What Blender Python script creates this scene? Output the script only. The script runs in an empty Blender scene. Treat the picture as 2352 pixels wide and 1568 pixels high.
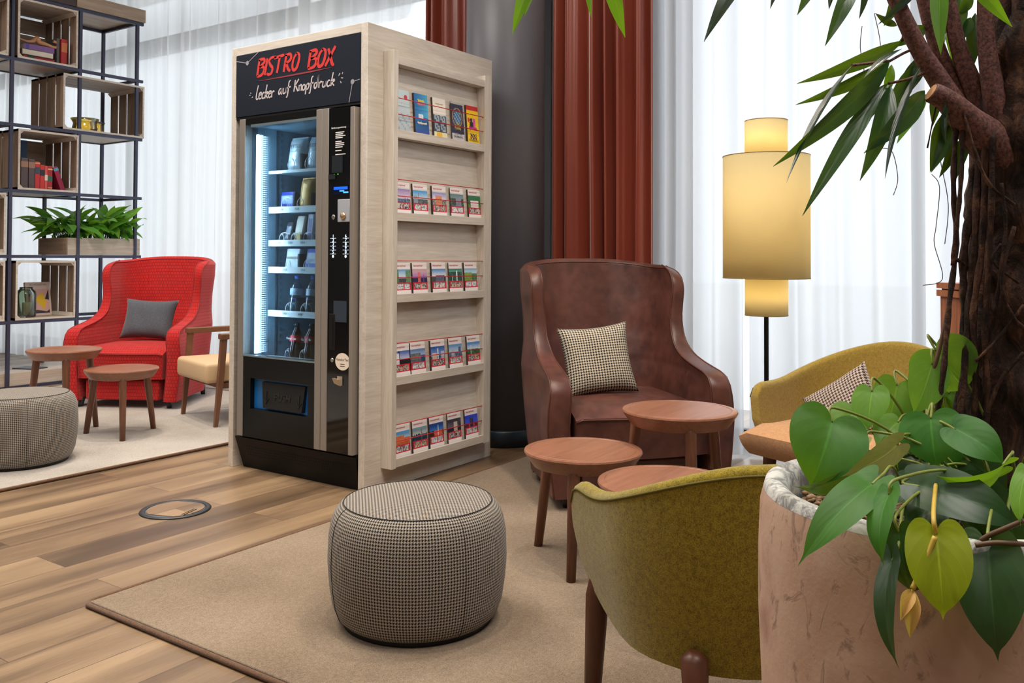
import bpy, bmesh, math, random
from mathutils import Vector, Matrix
PI = math.pi
col = bpy.context.scene.collection
sin, cos, rad = math.sin, math.cos, math.radians

# ------------------------------------------------------------------ frame
# room axes: X runs towards the window wall, Y along it, Z up; the vending cabinet's near corner is the origin
EYE = Vector((-3.116, -3.005, 1.15))
TH = 0.96708
FX, CY, PITCH, ROLL = 2027.6, 547.95, 0.0203085, 0.003861
RIGHT = Vector((cos(TH), -sin(TH), 0)); FWD = Vector((sin(TH), cos(TH), 0)); UPV = Vector((0, 0, 1))
def CW(x, d, z=0.0):
    """a place x metres to the side of the eye's axis, d metres out, at height z"""
    p = EYE + RIGHT * x + FWD * d
    return Vector((p.x, p.y, z))
def at(px, py, d):
    """the place seen at pixel (px, py), d metres out"""
    a = (px - 1176) / FX; b = -(py - CY) / FX
    x = a * cos(ROLL) - b * sin(ROLL); u = a * sin(ROLL) + b * cos(ROLL)
    y = cos(PITCH) - u * sin(PITCH); z = sin(PITCH) + u * cos(PITCH)
    s = d / y
    return EYE + RIGHT * (x * s) + FWD * d + UPV * (z * s)

# ------------------------------------------------------------------ mesh builder
class MB:
    def __init__(s):
        s.bm = bmesh.new(); s.uv = s.bm.loops.layers.uv.new('UVMap'); s.M = Matrix()
    def v(s, p): return s.bm.verts.new(s.M @ Vector(p))
    def face(s, vs, mi=0, uvs=None, sm=False):
        try: f = s.bm.faces.new(vs)
        except ValueError: return None
        f.material_index = mi; f.smooth = sm
        if uvs:
            for l, q in zip(f.loops, uvs): l[s.uv].uv = q
        return f
    def box(s, x0, x1, y0, y1, z0, z1, mi=0, bev=0.0, seg=2):
        P = [(x0,y0,z0),(x1,y0,z0),(x1,y1,z0),(x0,y1,z0),(x0,y0,z1),(x1,y0,z1),(x1,y1,z1),(x0,y1,z1)]
        V = [s.v(p) for p in P]; fs = []
        for q, ax in (((0,3,2,1),2),((4,5,6,7),2),((0,1,5,4),1),((2,3,7,6),1),((1,2,6,5),0),((3,0,4,7),0)):
            o = [a for a in (0,1,2) if a != ax]
            fs.append(s.face([V[i] for i in q], mi, [(P[i][o[0]], P[i][o[1]]) for i in q]))
        if bev > 0:
            es = list({e for f in fs if f for e in f.edges})
            r = bmesh.ops.bevel(s.bm, geom=es, offset=bev, segments=seg, profile=0.5, affect='EDGES')
            for f in r['faces']: f.material_index = mi; f.smooth = True
        return s
    def hexa(s, P, mi=0):
        """a box from eight corners: bottom ring then top ring"""
        V = [s.v(p) for p in P]
        for q in ((0,3,2,1),(4,5,6,7),(0,1,5,4),(2,3,7,6),(1,2,6,5),(3,0,4,7)):
            s.face([V[i] for i in q], mi, [(0,0),(1,0),(1,1),(0,1)])
        return s
    def grid(s, fn, nu, nv, cu=False, cv=False, uvf=None, mi=0, sm=True, flip=False):
        mu = nu if cu else nu + 1; mv = nv if cv else nv + 1
        V = [[s.v(fn(i / nu, j / nv)) for j in range(mv)] for i in range(mu)]
        uvf = uvf or (lambda a, b: (a, b))
        for i in range(nu):
            for j in range(nv):
                i2, j2 = (i + 1) % mu, (j + 1) % mv
                q = [V[i][j], V[i2][j], V[i2][j2], V[i][j2]]
                w = [uvf(i/nu, j/nv), uvf((i+1)/nu, j/nv), uvf((i+1)/nu, (j+1)/nv), uvf(i/nu, (j+1)/nv)]
                if flip: q.reverse(); w.reverse()
                s.face(q, mi, w, sm)
        return V
    def lathe(s, prof, n=32, c=(0,0,0), mi=0, sm=True, cap0=True, cap1=True, R=None):
        """prof: (radius, z) from bottom to top"""
        L = [0]
        for a, b in zip(prof, prof[1:]): L.append(L[-1] + math.hypot(b[0]-a[0], b[1]-a[1]))
        R = R or max(p[0] for p in prof)
        rings = [[s.v((c[0]+r*cos(2*PI*i/n), c[1]+r*sin(2*PI*i/n), c[2]+z)) for i in range(n)] for r, z in prof]
        for k in range(len(prof) - 1):
            for i in range(n):
                j = (i + 1) % n
                u0, u1 = R*2*PI*i/n, R*2*PI*(i+1)/n
                s.face([rings[k][i], rings[k][j], rings[k+1][j], rings[k+1][i]], mi, [(u0,L[k]),(u1,L[k]),(u1,L[k+1]),(u0,L[k+1])], sm)
        if cap0: s.face(rings[0][::-1], mi, [(v.co.x, v.co.y) for v in rings[0][::-1]])
        if cap1: s.face(rings[-1], mi, [(v.co.x, v.co.y) for v in rings[-1]])
        return s
    def tube(s, pts, r, n=8, mi=0, cap=True, sm=True, sq=False):
        pts = [Vector(p) for p in pts]
        rs = r if isinstance(r, (list, tuple)) else [r] * len(pts)
        t0 = (pts[1] - pts[0]).normalized()
        up = Vector((0,0,1)) if abs(t0.z) < 0.9 else Vector((1,0,0))
        a = t0.cross(up).normalized(); b = t0.cross(a).normalized(); rings = []; L = 0
        for k, p in enumerate(pts):
            t = (pts[min(k+1, len(pts)-1)] - pts[max(k-1, 0)])
            t = t.normalized() if t.length > 1e-9 else t0
            a = (a - t * a.dot(t)); a = a.normalized() if a.length > 1e-6 else t.orthogonal().normalized()
            b = t.cross(a).normalized()
            rings.append([s.v(p + (a * cos(2*PI*i/n + (PI/4 if sq else 0)) + b * sin(2*PI*i/n + (PI/4 if sq else 0))) * rs[k]) for i in range(n)])
        for k in range(len(pts) - 1):
            L2 = L + (pts[k+1]-pts[k]).length
            for i in range(n):
                j = (i + 1) % n
                s.face([rings[k][i], rings[k][j], rings[k+1][j], rings[k+1][i]], mi, [(i/n,L),((i+1)/n,L),((i+1)/n,L2),(i/n,L2)], sm)
            L = L2
        if cap: s.face(rings[0][::-1], mi); s.face(rings[-1], mi)
        return s
    def poly(s, pts, h, mi=0):
        """flat outline pts (x, y) thickened from z = 0 to h"""
        A = [s.v((x, y, 0)) for x, y in pts]; B = [s.v((x, y, h)) for x, y in pts]; n = len(pts)
        s.face(A[::-1], mi); s.face(B, mi, [(x, y) for x, y in pts])
        for i in range(n): s.face([A[i], A[(i+1)%n], B[(i+1)%n], B[i]], mi)
        return s
    def stroke(s, pts, w, h=0.0012, mi=0):
        """a flat brush stroke along pts (x, y) with widths w, thickness h along z"""
        n = len(pts); ws = w if isinstance(w, (list, tuple)) else [w] * n
        Lf, Rt = [], []
        for k in range(n):
            a = Vector(pts[max(k-1,0)]); b = Vector(pts[min(k+1,n-1)]); t = (b - a)
            t = t.normalized() if t.length > 1e-9 else Vector((1,0))
            nn = Vector((-t.y, t.x)) * ws[k] * 0.5; p = Vector(pts[k])
            Lf.append(p + nn); Rt.append(p - nn)
        A = [(s.v((l.x,l.y,0)), s.v((r.x,r.y,0)), s.v((l.x,l.y,h)), s.v((r.x,r.y,h))) for l, r in zip(Lf, Rt)]
        for k in range(n - 1):
            p, q = A[k], A[k+1]
            s.face([p[2], p[3], q[3], q[2]], mi); s.face([p[3], p[1], q[1], q[3]], mi); s.face([p[0], p[2], q[2], q[0]], mi)
        s.face([A[0][2], A[0][0], A[0][1], A[0][3]], mi); s.face([A[-1][0], A[-1][2], A[-1][3], A[-1][1]], mi)
        return s

def smooth_path(pts, k=6):
    pts = [Vector(p) for p in pts]; out = []
    for i in range(len(pts) - 1):
        p0, p1, p2, p3 = pts[max(i-1,0)], pts[i], pts[i+1], pts[min(i+2,len(pts)-1)]
        for j in range(k):
            t = j / k
            out.append(0.5*((2*p1) + (p2-p0)*t + (2*p0-5*p1+4*p2-p3)*t*t + (3*p1-p0-3*p2+p3)*t**3))
    out.append(pts[-1]); return out

def obj(name, mb, mats, parent=None, loc=None, rot=None, ang=None, M=None, **props):
    me = bpy.data.meshes.new(name)
    bmesh.ops.recalc_face_normals(mb.bm, faces=mb.bm.faces[:]) if props.pop('fixn', True) else None
    mb.bm.to_mesh(me); mb.bm.free()
    for m in (mats if isinstance(mats, (list, tuple)) else [mats]): me.materials.append(m)
    if ang is not None:
        me.polygons.foreach_set('use_smooth', [True] * len(me.polygons))
        me.set_sharp_from_angle(angle=rad(ang))
    o = bpy.data.objects.new(name, me); col.objects.link(o)
    if parent: o.parent = parent
    if M is not None: o.matrix_local = M
    if loc is not None: o.location = loc
    if rot is not None: o.rotation_euler = rot
    for k, w in props.items():
        if w is not None: o[k] = w
    return o
def tag(o, label, cat, group=None, kind=None):
    o['label'] = label; o['category'] = cat
    if group: o['group'] = group
    if kind: o['kind'] = kind
    return o
def thing(name, label, cat, loc=(0,0,0), rz=0.0, group=None):
    o = bpy.data.objects.new(name, None); col.objects.link(o)
    o.location = loc; o.rotation_euler = (0, 0, rz); o.empty_display_size = 0.1
    return tag(o, label, cat, group)
def struct(name, mb, m, parent=None, **k):
    o = obj(name, mb, m, parent, **k)
    if not parent: o['kind'] = 'structure'
    return o
def dup(o, label=None, loc=None, rz=None, group=None):
    def cp(x, par):
        c = x.copy(); col.objects.link(c)
        if par: c.parent = par
        for ch in x.children: cp(ch, c)
        return c
    c = cp(o, None)
    if label: c['label'] = label
    if loc is not None: c.location = loc
    if rz is not None: c.rotation_euler = (0, 0, rz)
    if group: c['group'] = group
    return c
def text(name, body, size, mat, parent, M, ext=0.0004, align='CENTER', sx=1.0):
    cu = bpy.data.curves.new(name, 'FONT'); cu.body = body; cu.size = size; cu.extrude = ext
    cu.align_x = align; cu.align_y = 'CENTER'; cu.resolution_u = 3; cu.materials.append(mat)
    o = bpy.data.objects.new(name, cu); col.objects.link(o); o.parent = parent
    o.matrix_local = M @ Matrix.Diagonal((sx, 1, 1, 1)); return o
def frame(o, x, y, z=None):
    """matrix with local x along x, y along y, at o"""
    x = Vector(x).normalized(); y = Vector(y).normalized(); z = x.cross(y)
    return Matrix(((x.x,y.x,z.x,o[0]),(x.y,y.y,z.y,o[1]),(x.z,y.z,z.z,o[2]),(0,0,0,1)))

# ------------------------------------------------------------------ materials
def L(c): return tuple(((x/255)/12.92 if x/255 <= 0.04045 else ((x/255+0.055)/1.055)**2.4) for x in c) + (1.0,)
class NT:
    def __init__(s, name):
        s.m = bpy.data.materials.new(name); s.m.use_nodes = True; s.t = s.m.node_tree; s.t.nodes.clear()
        s.out = s.n('ShaderNodeOutputMaterial')
    def n(s, typ, **k):
        nd = s.t.nodes.new(typ)
        for a, b in k.items():
            if a.startswith('i_'): 
                key = a[2:].replace('_', ' ')
                nd.inputs[int(key) if key.isdigit() else key].default_value = b
            else: setattr(nd, a, b)
        return nd
    def l(s, a, b): s.t.links.new(a, b)
    def math(s, op, a, b=None, c=None):
        nd = s.n('ShaderNodeMath', operation=op)
        for i, x in enumerate((a, b, c)):
            if x is None: continue
            if isinstance(x, (int, float)): nd.inputs[i].default_value = x
            else: s.l(x, nd.inputs[i])
        return nd.outputs[0]
    def mix(s, f, a, b, blend='MIX'):
        nd = s.n('ShaderNodeMix', data_type='RGBA', blend_type=blend)
        for i, x in ((0, f), (6, a), (7, b)):
            if isinstance(x, (int, float, tuple)): nd.inputs[i].default_value = x
            else: s.l(x, nd.inputs[i])
        return nd.outputs[2]
    def ramp(s, f, stops):
        nd = s.n('ShaderNodeValToRGB'); e = nd.color_ramp.elements
        while len(e) < len(stops): e.new(0.5)
        for q, (p, c) in zip(e, stops): q.position = p; q.color = c
        s.l(f, nd.inputs[0]); return nd.outputs[0]
    def co(s, kind='Object', scale=(1,1,1), rot=(0,0,0), loc=(0,0,0)):
        tc = s.n('ShaderNodeTexCoord'); mp = s.n('ShaderNodeMapping')
        mp.inputs['Scale'].default_value = scale; mp.inputs['Rotation'].default_value = rot; mp.inputs['Location'].default_value = loc
        s.l(tc.outputs[kind], mp.inputs[0]); return mp.outputs[0]
    def noise(s, vec, scale, detail=3, rough=0.5, dist=0.0):
        nd = s.n('ShaderNodeTexNoise'); nd.inputs['Scale'].default_value = scale; nd.inputs['Detail'].default_value = detail
        nd.inputs['Roughness'].default_value = rough; nd.inputs['Distortion'].default_value = dist
        s.l(vec, nd.inputs['Vector']); return nd.outputs['Fac']
    def bsdf(s, base, rough=0.5, metal=0.0, spec=0.5, bump=None, bstr=0.2, bdist=0.002, **k):
        b = s.n('ShaderNodeBsdfPrincipled')
        if isinstance(base, tuple): b.inputs['Base Color'].default_value = base
        else: s.l(base, b.inputs['Base Color'])
        if isinstance(rough, (int, float)): b.inputs['Roughness'].default_value = rough
        else: s.l(rough, b.inputs['Roughness'])
        b.inputs['Metallic'].default_value = metal; b.inputs['Specular IOR Level'].default_value = spec
        for a, c in k.items(): b.inputs[a.replace('_', ' ')].default_value = c
        if bump is not None:
            bp = s.n('ShaderNodeBump'); bp.inputs['Strength'].default_value = bstr; bp.inputs['Distance'].default_value = bdist
            s.l(bump, bp.inputs['Height']); s.l(bp.outputs[0], b.inputs['Normal'])
        s.b = b; s.l(b.outputs[0], s.out.inputs[0]); return b
CACHE = {}
def plain(name, c, rough=0.5, metal=0.0, spec=0.5, nz=0.0, nscale=40, bstr=0.0, **k):
    if name in CACHE: return CACHE[name]
    t = NT(name); base = L(c); bump = None
    if nz or bstr:
        f = t.noise(t.co(), nscale, 4)
        if nz: base = t.mix(f, tuple(x*(1-nz) for x in base[:3])+(1,), tuple(min(1, x*(1+nz)) for x in base[:3])+(1,))
        if bstr: bump = f
    t.bsdf(base, rough, metal, spec, bump, bstr, **k); CACHE[name] = t.m; return t.m
def emit(name, c, st):
    if name in CACHE: return CACHE[name]
    t = NT(name); e = t.n('ShaderNodeEmission'); e.inputs[0].default_value = L(c); e.inputs[1].default_value = st
    t.l(e.outputs[0], t.out.inputs[0]); CACHE[name] = t.m; return t.m
def wood(name, c1, c2, axis='Z', fine=60, rough=0.45, bstr=0.08, streak=6, coat=0.0, lo=0.36, hi=0.62):
    if name in CACHE: return CACHE[name]
    t = NT(name); i = 'XYZ'.index(axis)
    sc = [1, 1, 1]; sc[i] = 0.06
    sc2 = [1, 1, 1]; sc2[i] = 0.12
    f1 = t.noise(t.co(scale=sc), fine, 5, 0.65, 0.6); f2 = t.noise(t.co(scale=sc2), streak, 3, 0.5, 1.2)
    f = t.math('ADD', t.math('MULTIPLY', f1, 0.55), t.math('MULTIPLY', f2, 0.45))
    c = t.ramp(f, [(lo, L(c2)), (hi, L(c1))])
    t.bsdf(c, rough, bump=f1, bstr=bstr, bdist=0.001, Coat_Weight=coat); CACHE[name] = t.m; return t.m
def glass(name, tint=(255,255,255), gloss=0.12, rough=0.0):
    if name in CACHE: return CACHE[name]
    t = NT(name); tr = t.n('ShaderNodeBsdfTransparent'); tr.inputs[0].default_value = L(tint)
    gl = t.n('ShaderNodeBsdfGlossy'); gl.inputs['Roughness'].default_value = rough
    fr = t.n('ShaderNodeFresnel'); fr.inputs[0].default_value = 1.45
    f = t.math('ADD', t.math('MULTIPLY', fr.outputs[0], 0.8), gloss * 0.2)
    mx = t.n('ShaderNodeMixShader'); t.l(f, mx.inputs[0]); t.l(tr.outputs[0], mx.inputs[1]); t.l(gl.outputs[0], mx.inputs[2])
    t.l(mx.outputs[0], t.out.inputs[0]); CACHE[name] = t.m; return t.m
def houndstooth(name, dark, light, period):
    if name in CACHE: return CACHE[name]
    t = NT(name); uv = t.co('UV', scale=(8/period, 8/period, 1)); sp = t.n('ShaderNodeSeparateXYZ'); t.l(uv, sp.inputs[0])
    i = t.math('FLOOR', t.math('ADD', sp.outputs[0], 8000)); j = t.math('FLOOR', t.math('ADD', sp.outputs[1], 8000))
    a = t.math('LESS_THAN', t.math('MODULO', i, 8), 4); b = t.math('LESS_THAN', t.math('MODULO', j, 8), 4)
    tw = t.math('LESS_THAN', t.math('MODULO', t.math('ADD', i, j), 4), 2)
    v = t.math('ADD', t.math('MULTIPLY', a, tw), t.math('MULTIPLY', b, t.math('SUBTRACT', 1.0, tw)))
    f = t.noise(t.co('UV'), 900, 2)
    c = t.mix(v, L(light), L(dark)); c = t.mix(t.math('MULTIPLY', f, 0.3), c, L(dark))
    t.bsdf(c, 0.9, spec=0.15, bump=f, bstr=0.25, bdist=0.001, Sheen_Weight=0.1); CACHE[name] = t.m; return t.m
def felt(name, c1, c2, scale=420, bstr=0.5, sheen=0.25):
    if name in CACHE: return CACHE[name]
    t = NT(name); v = t.co(); f = t.noise(v, scale, 3, 0.7); g = t.noise(v, scale*0.22, 2)
    m = t.math('ADD', t.math('MULTIPLY', f, 0.75), t.math('MULTIPLY', g, 0.25))
    c = t.ramp(m, [(0.36, L(c2)), (0.62, L(c1))])
    t.bsdf(c, 0.95, spec=0.1, bump=f, bstr=bstr, bdist=0.0015, Sheen_Weight=sheen); CACHE[name] = t.m; return t.m
def leafmat(name, c, c2, trans=0.35, rough=0.35):
    if name in CACHE: return CACHE[name]
    t = NT(name); uv = t.n('ShaderNodeTexCoord'); sp = t.n('ShaderNodeSeparateXYZ'); t.l(uv.outputs['UV'], sp.inputs[0])
    # u across the blade (-1..1), v along it: midrib and side veins
    au = t.math('ABSOLUTE', sp.outputs[0])
    rib = t.math('LESS_THAN', au, 0.035)
    w = t.math('SINE', t.math('MULTIPLY', t.math('SUBTRACT', sp.outputs[1], t.math('MULTIPLY', au, 0.35)), 46.0))
    vein = t.math('MULTIPLY', t.math('GREATER_THAN', w, 0.97), 0.12)
    f = t.math('MINIMUM', t.math('ADD', t.math('MULTIPLY', rib, 0.45), vein), 1.0)
    n = t.noise(t.co(), 30, 3)
    base = t.mix(n, L(c), L(c2)); lite = tuple(min(1, x*1.7+0.02) for x in L(c)[:3]) + (1,)
    base = t.mix(f, base, lite)
    b = t.bsdf(base, rough, spec=0.45, bump=w, bstr=0.05, bdist=0.001)
    tl = t.n('ShaderNodeBsdfTranslucent'); t.l(t.mix(0.5, base, L((170,210,20))), tl.inputs[0])
    mx = t.n('ShaderNodeMixShader'); mx.inputs[0].default_value = trans
    t.l(b.outputs[0], mx.inputs[1]); t.l(tl.outputs[0], mx.inputs[2]); t.l(mx.outputs[0], t.out.inputs[0])
    CACHE[name] = t.m; return t.m

OAKX = wood('oak_grain_x', (220,212,202), (186,175,162), 'X', 110, .45, .06, 16, 0, .30, .66); OAKY = wood('oak_grain_y', (220,212,202), (186,175,162), 'Y', 110, .45, .06, 16, 0, .30, .66); OAKZ = wood('oak_grain_z', (220,212,202), (186,175,162), 'Z', 110, .45, .06, 16, 0, .30, .66)
WAL = wood('walnut', (138,90,66), (92,56,40), 'Z', 45, 0.38); WALX = wood('walnut_flat', (160,110,86), (122,80,60), 'X', 60, 0.33, 0.05, 9, 0, .3, .7)
BLACK = plain('black_lacquer', (9,10,12), 0.3, spec=.3); BLACKM = plain('black_plastic', (13,13,14), 0.5, spec=.3); STEEL = plain('brushed_bronze', (150,143,136), 0.4, 0.4)
DARKM = plain('slate_metal', (66,68,88), 0.4, 0.3); WHITE = plain('white_print', (240,238,236), 0.5)
# ================================================================== ROOM
random.seed(4)
def floor_mat():
    t = NT('wood_planks'); v = t.co()
    br = t.n('ShaderNodeTexBrick', offset=0.37, offset_frequency=2)
    br.inputs['Color1'].default_value = (0,0,0,1); br.inputs['Color2'].default_value = (1,1,1,1); br.inputs['Mortar'].default_value = (0,0,0,1)
    br.inputs['Scale'].default_value = 1; br.inputs['Mortar Size'].default_value = 0.0012; br.inputs['Mortar Smooth'].default_value = 0.2
    br.inputs['Brick Width'].default_value = 1.35; br.inputs['Row Height'].default_value = 0.205; br.inputs['Bias'].default_value = 0
    t.l(v, br.inputs['Vector'])
    pid = t.n('ShaderNodeSeparateColor'); t.l(br.outputs['Color'], pid.inputs[0])
    cv = t.n('ShaderNodeCombineXYZ'); t.l(t.math('MULTIPLY', pid.outputs[0], 37.0), cv.inputs[2])
    va = t.n('ShaderNodeVectorMath', operation='ADD'); t.l(t.co(scale=(0.5, 5.0, 1)), va.inputs[0]); t.l(cv.outputs[0], va.inputs[1])
    st = t.noise(va.outputs[0], 1.15, 3, 0.5, 0.7)
    vb = t.n('ShaderNodeVectorMath', operation='ADD'); t.l(t.co(scale=(1.6, 40, 1)), vb.inputs[0]); t.l(cv.outputs[0], vb.inputs[1])
    gr = t.noise(vb.outputs[0], 4.5, 6, 0.7, 0.6)
    kn = t.noise(t.co(scale=(1.1, 4.5, 1)), 3.2, 2, 0.4, 2.5)
    f = t.math('ADD', t.math('ADD', t.math('MULTIPLY', st, 0.70), t.math('MULTIPLY', pid.outputs[0], 0.13)), t.math('MULTIPLY', gr, 0.26))
    c = t.ramp(f, [(0.34, L((78,61,46))), (0.48, L((110,88,66))), (0.58, L((134,110,84))), (0.74, L((160,134,104)))])
    kd = t.ramp(kn, [(0.70, (0,0,0,1)), (0.80, (1,1,1,1))])
    sk = t.n('ShaderNodeSeparateColor'); t.l(kd, sk.inputs[0])
    c = t.mix(t.math('MULTIPLY', sk.outputs[0], 0.45), c, L((84,62,46)))
    c = t.mix(br.outputs['Fac'], c, L((58,44,34)))
    t.bsdf(c, t.math('ADD', t.math('MULTIPLY', gr, 0.16), 0.30), spec=0.5, bump=t.math('SUBTRACT', gr, t.math('MULTIPLY', br.outputs['Fac'], 2.0)), bstr=0.10, bdist=0.002)
    return t.m
mb = MB(); mb.box(-9, 3.4, -8, 11, -0.12, 0.0); struct('floor', mb, floor_mat())
PLASTER = plain('grey_plaster', (196,188,178), 0.9)
mb = MB(); mb.box(-9, 3.4, -8, 11, 4.3, 4.4); struct('ceiling', mb, plain('white_ceiling', (226,222,214), 0.9))
mb = MB(); mb.box(-9.1, -9, -8, 11, 0, 4.3); struct('wall_back', mb, PLASTER)
mb = MB(); mb.box(-9, 3.4, -8.1, -8, 0, 4.3); struct('wall_right', mb, PLASTER)
mb = MB(); mb.box(-9, 3.4, 11, 11.1, 0, 4.3); struct('wall_left', mb, PLASTER)
mb = MB(); mb.box(2.34, 2.5, -0.62, 0.38, 0, 4.3); mb.box(2.30, 2.5, -8, 11, 4.05, 4.3); struct('wall_front', mb, PLASTER)
# windows: frame and pane
FRAME = plain('window_aluminium', (84,88,90), 0.5, 0.2)
PANE = glass('window_glass', (250,253,255), 0.02)
def window(name, y0, y1, mull, zt):
    mb = MB()
    mb.box(2.30, 2.36, y0, y1, 0.0, 0.07); mb.box(2.30, 2.36, y0, y1, 3.98, 4.05)
    mb.box(2.27, 2.36, y0, y1, zt - 0.03, zt + 0.13)
    for y in [y0 + 0.03, y1 - 0.03] + mull: mb.box(2.28, 2.36, y - 0.03, y + 0.03, 0.07, 3.98)
    w = struct(name, mb, FRAME)
    mb = MB(); mb.box(2.325, 2.335, y0, y1, 0.07, 3.98); obj('pane', mb, PANE, w)
window('window_1', 0.38, 10.9, [3.02, 5.7, 8.3], 3.26)
window('window_2', -7.9, -0.62, [-2.06, -4.6], 3.26)
# forecourt and a neighbouring block outside
mb = MB(); mb.box(2.5, 40, -40, 60, -0.35, -0.15); struct('ground_outside', mb, plain('pale_paving', (238,236,232), 0.9))
# sheers
def sheer_mat(name, op, c_):
    t = NT(name); uv = t.co('UV', scale=(700, 700, 1)); sp = t.n('ShaderNodeSeparateXYZ'); t.l(uv, sp.inputs[0])
    n = t.noise(t.co('UV', scale=(160, 900, 1)), 1, 2)
    tr = t.n('ShaderNodeBsdfTransparent'); tr.inputs[0].default_value = (1,1,1,1)
    tl = t.n('ShaderNodeBsdfTranslucent'); tl.inputs[0].default_value = L(c_)
    df = t.n('ShaderNodeBsdfDiffuse'); df.inputs[0].default_value = L(c_)
    m1 = t.n('ShaderNodeMixShader'); m1.inputs[0].default_value = 0.2; t.l(tl.outputs[0], m1.inputs[1]); t.l(df.outputs[0], m1.inputs[2])
    m2 = t.n('ShaderNodeMixShader'); t.l(t.math('ADD', t.math('MULTIPLY', n, 0.2), op), m2.inputs[0])
    t.l(tr.outputs[0], m2.inputs[1]); t.l(m1.outputs[0], m2.inputs[2]); t.l(m2.outputs[0], t.out.inputs[0]); return t.m
VOILE = sheer_mat('white_voile', 0.58, (248,249,250)); VOILE_DIM = sheer_mat('white_voile_dimmed', 0.74, (232,234,238))  # second voile: same cloth, greyer and more opaque to dim the window glare
def drape(name, x0, ya, yb, zt, period, amp, seed, mat, thick=0.0, z0=0.015, nz=5, step=0.012, sharp=1.0):
    rnd = random.Random(seed); n = int(abs(yb - ya) / step); ph = 0.0; X = []; Y = []; k = 1.0; a = 1.0; P = period
    nxt = 0.0
    for i in range(n + 1):
        y = ya + (yb - ya) * i / n
        ph += 2*PI*abs(yb - ya)/n / P
        if ph > nxt: nxt += 2*PI; P = period * rnd.uniform(0.6, 1.7); a = rnd.uniform(0.45, 1.25); k = rnd.uniform(-0.5, 0.5)
        s_ = sin(ph); s_ = math.copysign(abs(s_)**sharp, s_)
        X.append(a * s_ + 0.25*sin(2.3*ph + seed)); Y.append(y + k * 0.018 * cos(ph))
    # soften the joins between folds
    for _ in range(3): X = [X[0]] + [(X[i-1] + 2*X[i] + X[i+1]) / 4 for i in range(1, n)] + [X[-1]]
    def fn(u, w):
        i = min(n, int(round(u * n))); z = z0 + (zt - z0) * w
        return (x0 + amp * X[i] * (0.85 + 0.3*(1 - w)) + 0.01*sin(5*w + 0.01*i), Y[i] + 0.012*sin(3.0*w + i*0.05)*(1 - w), z)
    mb = MB(); W = abs(yb - ya) * 1.5
    mb.grid(fn, n, nz, uvf=lambda a_, b_: (a_ * W, b_ * zt))
    o = obj(name, mb, mat, fixn=False)
    if thick:
        md = o.modifiers.new('cloth', 'SOLIDIFY'); md.thickness = thick
    return o
tag(drape('sheer_curtain', 1.97, 0.30, 4.30, 4.2, 0.15, 0.030, 11, VOILE), 'white sheer curtain behind the bistro box, up to the rust curtain beside the pillar', 'curtain', 'white sheer curtains')
tag(drape('sheer_curtain', 1.99, 4.315, 10.4, 4.2, 0.16, 0.030, 23, VOILE), 'white sheer curtain behind the bookcase and red armchair', 'curtain', 'white sheer curtains')
tag(drape('sheer_curtain', 1.80, -1.22, -0.55, 4.2, 0.14, 0.05, 5, VOILE_DIM), 'narrow white sheer curtain between the wide rust curtain and the floor lamp', 'curtain', 'white sheer curtains')
tag(drape('sheer_curtain', 1.83, -4.6, -1.245, 4.2, 0.155, 0.042, 31, VOILE_DIM), 'wide white sheer curtain behind the floor lamp and yellow tub chair', 'curtain', 'white sheer curtains')
def curtain_mat():
    t = NT('rust_satin'); n = t.noise(t.co(scale=(1, 1, 1)), 700, 2); g = t.noise(t.co(scale=(300,300,20)), 1, 2)
    c = t.mix(n, L((124,52,38)), L((150,70,52)))
    t.bsdf(c, 0.34, spec=0.6, bump=g, bstr=0.12, bdist=0.001, Sheen_Weight=0.9, Sheen_Roughness=0.3); return t.m
RUST = curtain_mat()
def red_drape(y0, y1, x0, seed, per, label):
    o = drape('blackout_curtain', x0, y0, y1, 4.15, per, 0.05, seed, RUST, 0.004, 0.02, 4, 0.004, 0.8)
    tag(o, label, 'curtain', 'rust red blackout curtains')
yb0 = at(1252, 500, 5.33); yb1 = at(1514, 500, 5.0)
red_drape(-0.72, 0.005, 1.66, 3, 0.115, 'wide rust red curtain to the right of the dark pillar, behind the leather armchair')
red_drape(0.52, 1.06, 1.72, 8, 0.10, 'narrow rust red curtain to the left of the dark pillar, above the cabinet')
# column
cc = CW(-0.045, 5.58); prof = [(0.262,0),(0.262,0.092),(0.254,0.1),(0.249,0.1),(0.249,4.3)]
mb = MB(); mb.lathe([(0.249,0.1),(0.249,4.3)], 64, (cc.x, cc.y, 0)); pil = struct('column', mb, plain('charcoal_pillar', (100,100,107), 0.42))
mb = MB(); mb.lathe([(0.262,0.0),(0.262,0.092),(0.256,0.1),(0.24,0.1)], 64, (cc.x, cc.y, 0)); obj('skirting', mb, plain('dark_blue_skirting', (38,52,64), 0.35), pil)
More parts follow.
